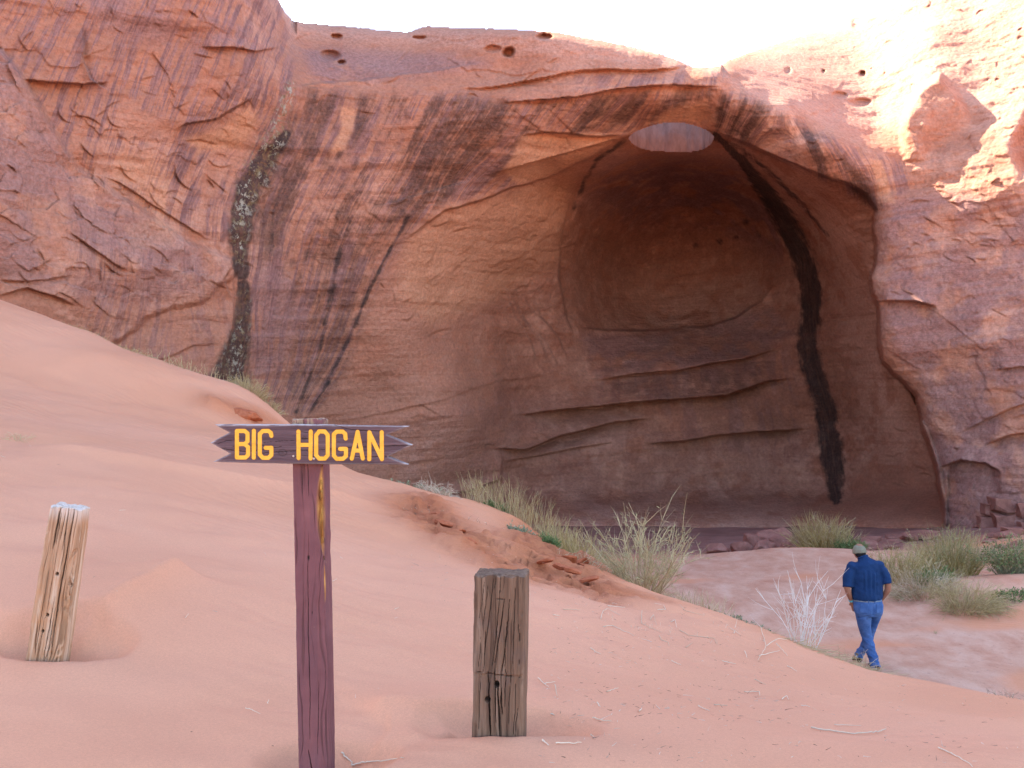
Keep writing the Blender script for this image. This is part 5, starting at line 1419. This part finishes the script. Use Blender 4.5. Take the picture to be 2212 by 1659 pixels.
# litter too small to count
rs = np.random.default_rng(99)
pa, ra, ti = [], [], []
zones = [(1180, 1700, 1290, 1560, 420), (1480, 2200, 1380, 1650, 260), (900, 1400, 1180, 1300, 130), (1150, 1500, 1480, 1650, 60), (20, 900, 960, 1640, 26), (860, 1400, 1080, 1290, 160)]
for (x0, x1, y0, y1, n_) in zones:
    for k in range(n_):
        px_, py_ = rs.uniform(x0, x1), y0 + (y1 - y0) * rs.uniform(0, 1) ** 1.2
        try: q_ = ghit(px_, py_)
        except Exception: continue
        if q_[1] > 15: continue
        L_ = rs.uniform(.004, .028) * (1 + (rs.uniform() < .08) * 1.5); a_ = rs.uniform(0, 6.28)
        d_ = np.array([math.cos(a_), math.sin(a_), rs.uniform(-.05, .35)]) * L_
        b_ = np.array(q_) + (0, 0, .003)
        pa.append(np.array([b_, b_ + d_ * .5 + rs.normal(0, .0015, 3), b_ + d_])); ra.append(rs.uniform(.0006, .0016)); ti.append(rs.uniform(0, 1))
lt = add('twig_litter', tubes('twig_litter', pa, ra, 3, ti), plant_material('litter', [(0.0, (0.07, 0.035, 0.025)), (0.35, (0.20, 0.11, 0.075)), (0.6, (0.52, 0.40, 0.30)), (1.0, (0.74, 0.64, 0.54))]))
tag(lt, 'scattered chips of twig and straw on the sand', 'litter', kind='stuff')
#@@ROCKS
# ------------------------------------------------------------------ fallen rocks
t = NT('fallen_rock', 0.9)
O = t.obj()
rn = t.noise(O, 4.0, 5, 0.65)
M_BOULDER = t.out(t.ramp(rn, [(0.3, (0.20, 0.082, 0.062)), (0.55, (0.30, 0.130, 0.098)), (0.75, (0.40, 0.195, 0.150))]), t.bump(t.noise(O, 14, 6, .7), .03, .8))
def rock_mesh(seed, dims, n=13, bev=0.05):
    rs = np.random.default_rng(seed)
    bmq = bmesh.new()
    for k in range(n):
        v = rs.normal(0, 1, 3); v /= np.max(np.abs(v)) ** .8 * np.linalg.norm(v) ** .2
        bmq.verts.new(v * 0.5)
    r_ = bmesh.ops.convex_hull(bmq, input=bmq.verts[:])
    bmesh.ops.delete(bmq, geom=[v for v in bmq.verts if not v.link_faces], context='VERTS')
    bmesh.ops.dissolve_limit(bmq, angle_limit=R(14), verts=bmq.verts[:], edges=bmq.edges[:])
    bmesh.ops.bevel(bmq, geom=bmq.edges[:], offset=bev, segments=1, affect='EDGES')
    for v in bmq.verts:
        v.co = Vector((v.co.x * dims[0], v.co.y * dims[1], v.co.z * dims[2])) + Vector(rs.normal(0, .012 * min(dims), 3))
    m_ = bpy.data.meshes.new('rock'); bmq.to_mesh(m_); bmq.free()
    return m_
def rock(px, Yd, sx, sy, sz, seed, label, group, lift=0.25, rz=0.0, tilt=0.0, name='rock', z=None):
    x, y = gp_plan(px, Yd)
    o = add(name, rock_mesh(seed, (sx, sy, sz)), M_BOULDER, loc=(x, y, (gz(x, y) if z is None else z) + sz * lift), rot=(tilt, tilt * .6, rz))
    return tag(o, label, 'rock', group)
rock(1548, 29.6, .62, .5, .42, 1, 'single dark boulder left of the rock pile on the alcove floor', 'fallen rocks at the alcove mouth')
rs = random.Random(3)
A_ = '%s fallen rock from the left in the rubble pile left of the alcove brush'
for k, (px_, Yd, s_) in enumerate(sorted([(1590,30,.34),(1608,29.7,.42),(1628,29.9,.62),(1644,29.6,.52),(1660,29.4,.46),(1672,30.2,.70),(1690,29.7,.55),(1706,30.3,.60),(1720,29.5,.40),(1636,30.6,.60),(1655,31.0,.66),(1680,31.2,.5),(1700,31.3,.72),(1618,30.6,.3),(1715,30.9,.5),(1575,29.6,.22),(1648,29.0,.25),(1695,29.0,.28)])):
    s_ *= 1.25
    rock(px_, Yd, s_ * rs.uniform(.9, 1.5), s_ * rs.uniform(.8, 1.2), s_ * rs.uniform(.6, 1.0), 10 + k, A_ % ORD[k], 'fallen rocks at the alcove mouth', rz=rs.uniform(0, 6), tilt=rs.uniform(-.3, .3))
rock(1688, 31.8, .75, .6, .5, 40, 'blocky boulder on top of the rock pile at the alcove mouth', 'fallen rocks at the alcove mouth', lift=.9)
B_ = '%s flat red slab from the left on the slope right of the alcove brush'
for k, (px_, Yd, a_, b_) in enumerate(sorted([(1850,30.5,.5,.2),(1868,31.2,.8,.28),(1892,31.5,1.1,.35),(1915,31.8,1.3,.32),(1940,32.0,1.0,.34),(1965,31.6,.8,.30),(1990,32.0,1.1,.42),(2012,31.6,.7,.28),(1880,29.5,.5,.16),(1905,29.6,.6,.18),(1925,29.2,.5,.14),(1850,29.4,.35,.2),(1870,28.8,.4,.18)])):
    rock(px_, Yd, a_, a_ * .7, b_, 60 + k, B_ % ORD[k], 'slabs below the right pillar', rz=rs.uniform(-.5, .5), tilt=rs.uniform(-.12, .12), name='rock_slab')
C_ = '%s loose red slab from the left on the bank at the right picture edge'
for k, (px_, Yd, a_, b_) in enumerate(sorted([(2150,29.0,.6,.2),(2172,28.5,.9,.25),(2195,28.8,.8,.3),(2135,27.8,.45,.14),(2160,26.6,.4,.12),(2185,26.0,.5,.14),(2205,26.8,.7,.22),(2140,25.4,.3,.1)])):
    rock(px_, Yd, a_, a_ * .7, b_, 90 + k, C_ % ORD[k], 'slabs at the right edge', rz=rs.uniform(-.5, .5), tilt=rs.uniform(-.12, .12), name='rock_slab')
t = NT('red_sand_crust', 0.95)
cn = t.noise(t.obj(), 14, 5, .65)
M_CRUST = t.out(t.ramp(cn, [(0.3, (0.34, 0.080, 0.032)), (0.7, (0.50, 0.155, 0.075))]), t.bump(t.noise(t.obj(), 40, 5, .7), .02, .9))
cru = sorted([(1195,1206,.30),(1222,1212,.34),(1246,1218,.36),(1262,1226,.26),(1240,1234,.22),(1275,1252,.20),(1180,1212,.18),(940,1112,.22),(962,1132,.26),(985,1150,.24),(1008,1168,.22),(930,1095,.2),(1215,1226,.2),(520,893,.5),(545,903,.45)])
for k, (px_, py_, w_) in enumerate(cru):
    q_ = ghit(px_, py_)
    ob = add('sand_crust', rock_mesh(200 + k, (w_ * .95, w_ * .7, w_ * .26), 18, .05), M_CRUST, loc=(q_[0], q_[1] + .02, q_[2] + w_ * .0), rot=(.12, .26, (k * 1.7) % 3))
    tag(ob, '%s crust of hard red sand from the left on the eroded dune banks' % ORD[k], 'sand crust', 'crusts of red sand on the eroded banks')
# jointed blocks in the foot of the right pillar: pieces of the cliff itself
for k, (x0, y0, x1, y1) in enumerate([(2124,1088,2160,1112),(2150,1076,2206,1104),(2202,1086,2242,1116),(2116,1116,2152,1146),(2150,1110,2204,1144),(2198,1124,2244,1152),(2126,1146,2180,1170),(2176,1150,2226,1172)]):
    i, j = itp((x0 + x1) / 2, (y0 + y1) / 2)
    yy = float(Y[int(round(float(j))), int(round(float(i)))])
    w_, h_ = (x1 - x0) / F * yy * .97, (y1 - y0) / F * yy * .95
    bq = bmesh.new(); bmesh.ops.create_cube(bq, size=1.0)
    bmesh.ops.subdivide_edges(bq, edges=bq.edges[:], cuts=1)
    rq = random.Random(k)
    for v in bq.verts:
        v.co = Vector((v.co.x * w_, v.co.y * 0.7, v.co.z * h_)) + Vector((rq.uniform(-.06, .06), rq.uniform(-.08, .08), rq.uniform(-.05, .05)))
    bmesh.ops.bevel(bq, geom=bq.edges[:], offset=.018, segments=1, affect='EDGES')
    m_ = bpy.data.meshes.new('block'); bq.to_mesh(m_); bq.free()
    add('block', m_, M_BOULDER, cliff, loc=(((x0 + x1) / 2 - CX) / F * yy, yy + 0.24 - 0.12 * rq.random(), (HY - (y0 + y1) / 2) / F * yy), rot=(rq.uniform(-.08, .08), rq.uniform(-.14, .14), -.12 + rq.uniform(-.15, .15)))
#@@MAN
# ------------------------------------------------------------------ the walking man
MU = 0.001257
def mp(cx_, cy_, y=0.0):              # image pixel -> body frame
    return ((cx_ - 640) * MU, y, (1540 - cy_) * MU)
def loft(bmq, pts, seg=20):
    """closed tube through (x,y,z,rx,ry) with rings square to the path"""
    P_ = np.array(pts, float)
    rings = []
    d_ = np.gradient(P_[:, :3], axis=0)
    for k in range(len(P_)):
        t_ = d_[k] / np.linalg.norm(d_[k])
        u = np.cross(np.array([0, 1.0, 0]), t_)
        if np.linalg.norm(u) < 0.2: u = np.array([1.0, 0, 0])
        u /= np.linalg.norm(u); v = np.cross(t_, u)
        an = np.arange(seg) * 2 * np.pi / seg
        rings.append([bmq.verts.new(P_[k, :3] + P_[k, 3] * math.cos(a) * u + P_[k, 4] * math.sin(a) * v) for a in an])
    for k in range(len(rings) - 1):
        for i in range(seg):
            j = (i + 1) % seg
            bmq.faces.new((rings[k][i], rings[k][j], rings[k + 1][j], rings[k + 1][i]))
    bmq.faces.new(rings[0][::-1]); bmq.faces.new(rings[-1])
def ball(bmq, c, r, sub=3):
    m_ = Matrix.Translation(c) @ Matrix.Diagonal((*r, 1))
    bmesh.ops.create_icosphere(bmq, subdivisions=sub, radius=1, matrix=m_)
def fuse(bmq, name, voxel=0.011, smooth=4, fn=None):
    """union of the overlapping lofts as one continuous skin"""
    bmesh.ops.recalc_face_normals(bmq, faces=bmq.faces[:])
    m_ = bpy.data.meshes.new(name); bmq.to_mesh(m_); bmq.free()
    ob = bpy.data.objects.new(name + '_work', m_); COL.objects.link(ob)
    md = ob.modifiers.new('r', 'REMESH'); md.mode = 'VOXEL'; md.voxel_size = voxel; md.use_smooth_shade = True
    s_ = ob.modifiers.new('s', 'SMOOTH'); s_.factor = 0.5; s_.iterations = smooth
    dg = bpy.context.evaluated_depsgraph_get()
    r_ = bpy.data.meshes.new_from_object(ob.evaluated_get(dg))
    bpy.data.objects.remove(ob); bpy.data.meshes.remove(m_)
    r_.name = name
    if fn:
        n = len(r_.vertices)
        c_ = np.zeros(n * 3); r_.vertices.foreach_get('co', c_); c_ = c_.reshape(-1, 3)
        nn = np.zeros(n * 3); r_.vertices.foreach_get('normal', nn); nn = nn.reshape(-1, 3)
        c_ = c_ + nn * fn(c_)[:, None]
        r_.vertices.foreach_set('co', c_.ravel()); r_.update()
    r_.polygons.foreach_set('use_smooth', np.ones(len(r_.polygons), bool))
    return r_
def cloth(name, a, b, sc=160, bump=.0015, rough=.9):
    t = NT(name, rough)
    O = t.obj()
    c = t.ramp(t.noise(O, 7, 4, .6), [(0.3, a), (0.7, b)])
    c = t.mix(1.0, c, t.mix(t.rng(t.noise(O, sc, 2, .6), .3, .7), (.85, .85, .85), (1.12, 1.12, 1.12)), 'MULTIPLY')
    return t.out(c, t.bump(t.noise(O, sc, 2), bump, .6))
M_SHIRT = cloth('navy_shirt_cloth', (0.007, 0.026, 0.080), (0.011, 0.038, 0.108))
M_JEANS = cloth('blue_denim', (0.022, 0.068, 0.195), (0.075, 0.140, 0.300))
M_CAP = cloth('olive_grey_cap', (0.17, 0.155, 0.11), (0.23, 0.21, 0.15))
M_SKIN = cloth('tan_skin', (0.27, 0.115, 0.070), (0.33, 0.145, 0.090), 300, .0005, .6)
M_HAIR = cloth('dark_hair', (0.008, 0.007, 0.008), (0.02, 0.016, 0.016), 220, .002)
M_BOOT = cloth('dark_boot_leather', (0.035, 0.022, 0.016), (0.06, 0.04, 0.03))
M_BELT = cloth('worn_belt', (0.13, 0.16, 0.20), (0.22, 0.23, 0.25))
t = NT('turquoise', .4); M_TURQ = t.out((0.10, 0.42, 0.45))
xm, ym = gp_plan(1877, 15.0)
zm = gz(xm, ym)
man = thing('person', 'person in navy shirt, jeans and cap walking away with hands in pockets', 'person', (xm, ym, zm))
LEGL = [(*mp(560, 800, .00), .108, .125), (*mp(572, 900, .00), .112, .125), (*mp(588, 1000, .02), .102, .108), (*mp(606, 1090, .05), .088, .095), (*mp(628, 1180, .06), .078, .085), (*mp(645, 1260, .03), .076, .082), (*mp(662, 1340, .00), .072, .078), (*mp(682, 1420, -.03), .068, .072), (*mp(697, 1500, -.05), .068, .078), (*mp(703, 1528, -.05), .069, .082)]
LEGR = [(*mp(720, 800, .00), .105, .125), (*mp(726, 880, .03), .104, .118), (*mp(728, 960, .09), .088, .100), (*mp(722, 1060, .16), .078, .088), (*mp(708, 1170, .21), .070, .080), (*mp(690, 1260, .24), .066, .074), (*mp(655, 1350, .27), .062, .068), (*mp(622, 1420, .29), .060, .066), (*mp(598, 1470, .31), .062, .070)]
# body: one skin from crown to toes
b = bmesh.new()
loft(b, [(*mp(620, 900), .15, .09), (*mp(622, 800), .17, .11), (*mp(620, 700), .16, .10), (*mp(616, 550), .18, .11), (*mp(606, 420), .17, .10), (*mp(598, 350, .01), .12, .08), (*mp(585, 290, .03), .08, .075), (*mp(572, 262, .05), .062, .065), (*mp(562, 240, .06), .060, .065)])
ball(b, mp(552, 205, .085), (.076, .096, .112))
ball(b, mp(548, 236, .125), (.058, .070, .070))          # jaw
ball(b, mp(545, 215, .185), (.014, .022, .022), 2)       # nose
ball(b, mp(545, 240, .178), (.028, .012, .012), 2)       # lips
for sx_ in (-1, 1):
    ball(b, Vector(mp(552, 212, .08)) + Vector((sx_ * .078, 0, 0)), (.012, .022, .034), 2)   # ears
    ball(b, Vector(mp(547, 204, .165)) + Vector((sx_ * .030, 0, 0)), (.013, .010, .008), 2)  # brows over the eyes
for lg, f in ((LEGL, .62), (LEGR, .62)):
    loft(b, [(p[0], p[1], p[2], p[3] * f, p[4] * f) for p in lg])
ARML = [(*mp(520, 400, .0), .045, .050), (*mp(452, 402, .0), .052, .056), (*mp(414, 450, -.01), .052, .056), (*mp(385, 520, -.03), .050, .053), (*mp(374, 605, -.05), .044, .047), (*mp(392, 660, -.04), .042, .045), (*mp(418, 712, .0), .035, .038), (*mp(444, 762, .04), .028, .033), (*mp(462, 800, .07), .024, .043), (*mp(478, 850, .09), .020, .044), (*mp(488, 890, .10), .014, .034)]
ARMR = [(*mp(690, 392, .0), .045, .050), (*mp(750, 394, .0), .052, .056), (*mp(794, 440, -.01), .052, .056), (*mp(832, 510, -.03), .050, .053), (*mp(848, 585, -.05), .045, .048), (*mp(842, 640, -.04), .043, .046), (*mp(820, 700, .0), .036, .039), (*mp(797, 755, .04), .029, .034), (*mp(782, 795, .07), .025, .043), (*mp(768, 845, .09), .020, .044), (*mp(758, 885, .10), .014, .034)]
for ar in (ARML, ARMR): loft(b, ar, 16)
for ar, sx_ in ((ARML, 1), (ARMR, -1)):
    h_ = np.array(ar[8][:3])
    # four fingers going down into the pocket and a thumb hooked outside it
    for q_ in range(4):
        o_ = h_ + np.array([.004 * sx_, -.030 + .020 * q_, -.05])
        ln = (.070, .082, .078, .060)[q_]
        loft(b, [(*o_, .0095, .0095), (*(o_ + np.array([.006 * sx_, .004, -ln * .5])), .009, .009), (*(o_ + np.array([.014 * sx_, .006, -ln])), .0075, .0075)], 8)
    loft(b, [(*(h_ + np.array([-.006 * sx_, .035, .005])), .012, .012), (*(h_ + np.array([-.012 * sx_, .062, -.025])), .010, .010), (*(h_ + np.array([-.008 * sx_, .070, -.055])), .008, .008)], 8)
for lg in (LEGL, LEGR):
    f_ = np.array(lg[-1][:3])
    loft(b, [(*(f_ + (0, -.05, -.01)), .035, .03), (*(f_ + (0, .02, -.02)), .04, .03), (*(f_ + (0, .14, -.03)), .04, .02)], 12)
body = add('body', fuse(b, 'body', .010, 3), M_SKIN, man)
# jeans
b = bmesh.new()
loft(b, [(*mp(621, 742, 0), .205, .135), (*mp(624, 780, -.005), .208, .142), (*mp(630, 830, -.01), .212, .150), (*mp(634, 890, -.005), .205, .146), (*mp(636, 930, .0), .17, .12)], 28)
loft(b, LEGL); loft(b, LEGR)
def jw(c):
    z_ = c[:, 2]
    low = sstep(.62, .30, z_) * .9 + .25
    w_ = .016 * low * fbm(c[:, 0] * 9, c[:, 1] * 9, z_ * 26 + c[:, 0] * 14, 5, 3)
    seat_ = -.014 * np.exp(-((c[:, 0] - .008) / .018) ** 2) * np.exp(-((z_ - .86) / .07) ** 2) * (c[:, 1] < 0)
    fold = -.008 * np.exp(-((z_ - .80 + 0.35 * np.abs(c[:, 0] - .005)) / .012) ** 2) * (c[:, 1] < 0)
    return w_ + seat_ + fold
jeans = add('jeans', fuse(b, 'jeans', .010, 3, jw), M_JEANS, man)
# shirt
b = bmesh.new()
loft(b, [(*mp(620, 752, 0), .198, .140), (*mp(620, 725, 0), .214, .158), (*mp(622, 660, 0), .220, .160), (*mp(618, 560, 0), .218, .155), (*mp(610, 460, 0), .218, .145), (*mp(604, 390, .0), .215, .135), (*mp(598, 345, .0), .195, .118), (*mp(592, 312, .01), .135, .095), (*mp(584, 285, .02), .082, .078), (*mp(578, 268, .03), .074, .074)], 28)
ball(b, mp(448, 378, -.002), (.088, .088, .085)); ball(b, mp(752, 368, -.002), (.088, .088, .085))
SLL = [(*mp(505, 372, .0), .070, .080), (*mp(450, 376, .0), .080, .086), (*mp(418, 430, -.01), .079, .086), (*mp(398, 500, -.02), .075, .082), (*mp(388, 570, -.035), .074, .080), (*mp(386, 602, -.045), .073, .078)]
SLR = [(*mp(695, 362, .0), .070, .080), (*mp(752, 366, .0), .080, .086), (*mp(790, 420, -.01), .079, .086), (*mp(818, 480, -.02), .075, .080), (*mp(832, 540, -.035), .072, .078), (*mp(836, 562, -.042), .071, .077)]
loft(b, SLL); loft(b, SLR)
def sw_(c):
    x_, y_, z_ = c.T
    back = sstep(.02, -.05, y_)
    pl = np.where(np.abs(x_ + .03) < .10, .009 * np.cos((x_ + .03) * 95), 0) * sstep(1.45, 1.36, z_) * sstep(1.02, 1.2, z_) * back
    fo = .014 * fbm(x_ * 8 + z_ * 3, y_ * 8, z_ * 9, 8, 3) + .011 * sstep(1.25, 1.0, z_) * fbm(x_ * 26, y_ * 20, z_ * 8, 9, 2)
    return pl + fo
shirt = add('shirt', fuse(b, 'shirt', .010, 3, sw_), M_SHIRT, man)
# collar
b = bmesh.new()
loft(b, [(*mp(580, 276, .025), .082, .084), (*mp(574, 258, .035), .076, .078), (*mp(572, 252, .037), .070, .072)], 24)
add('collar', fuse(b, 'collar', .008, 2), M_SHIRT, man)
# hair below the cap, cap with brim
b = bmesh.new()
ball(b, mp(556, 214, .062), (.082, .085, .085))
loft(b, [(*mp(560, 225, .045), .070, .062), (*mp(566, 262, .030), .056, .052)], 16)
add('hair', fuse(b, 'hair', .008, 2, lambda c: .004 * fbm(c[:, 0] * 60, c[:, 1] * 60, c[:, 2] * 20, 6, 2)), M_HAIR, man)
b = bmesh.new()
loft(b, [(*mp(553, 230, .075), .094, .106), (*mp(552, 210, .08), .096, .110), (*mp(551, 180, .082), .092, .106), (*mp(551, 153, .085), .076, .088), (*mp(551, 136, .085), .050, .060), (*mp(551, 130, .085), .020, .025)], 28)
loft(b, [(*mp(549, 222, .15), .075, .008), (*mp(549, 226, .20), .070, .007), (*mp(548, 232, .245), .045, .006)], 16)
add('cap', fuse(b, 'cap', .008, 2, lambda c: .0025 * np.cos(np.arctan2(c[:, 0] + .112, c[:, 1] - .08) * 6)), M_CAP, man)
# belt, loops, pocket flaps, bracelet, boots
b = bmesh.new()
loft(b, [(*mp(621, 764, 0), .212, .147), (*mp(621, 748, 0), .2115, .1465)], 36)
add('belt', fuse(b, 'belt', .007, 1), M_BELT, man)
def patch(name, cx_, cy_, w_, h_, yb, mat, ry=0.0):
    bq = bmesh.new(); bmesh.ops.create_cube(bq, size=1)
    for v in bq.verts: v.co = Vector((v.co.x * w_, v.co.y * .008, v.co.z * h_))
    bmesh.ops.bevel(bq, geom=bq.edges[:], offset=.003, segments=1, affect='EDGES')
    m_ = bpy.data.meshes.new(name); bq.to_mesh(m_); bq.free()
    p = mp(cx_, cy_, yb)
    add(name, m_, mat, man, loc=p, rot=(0, 0, ry))
patch('belt_loop', 598, 758, .012, .045, -.147, M_JEANS); patch('belt_loop', 668, 758, .012, .045, -.145, M_JEANS)
patch('back_pocket', 545, 830, .105, .13, -.137, M_JEANS, -.30); patch('back_pocket', 722, 832, .105, .13, -.135, M_JEANS, .34)
bq = bmesh.new(); loft(bq, [(*mp(440, 754, .035), .036, .040), (*mp(449, 772, .047), .034, .040)], 14)
m_ = bpy.data.meshes.new('bracelet'); bq.to_mesh(m_); bq.free(); add('bracelet', m_, M_TURQ, man)
for lg, tip_ in ((LEGL, -.02), (LEGR, -.30)):
    f_ = np.array(lg[-1][:3]); b = bmesh.new()
    g_ = min(f_[2], .06) if lg is LEGL else .07
    loft(b, [(*(f_ + (0, -.075, -g_ + .03)), .042, .030), (*(f_ + (0, -.03, -g_ + .045)), .048, .045), (*(f_ + (0, .06, -g_ + .04)), .050, .040), (*(f_ + (0, .16, -g_ + .028 + tip_ * .1)), .050, .028), (*(f_ + (0, .215, -g_ + .02 + tip_ * .1)), .036, .018)], 16)
    loft(b, [(*(f_ + (0, -.02, -g_ + .03)), .046, .055), (*(f_ + (0, -.01, .06)), .050, .055)], 14)
    add('boot', fuse(b, 'boot', .009, 2), M_BOOT, man)
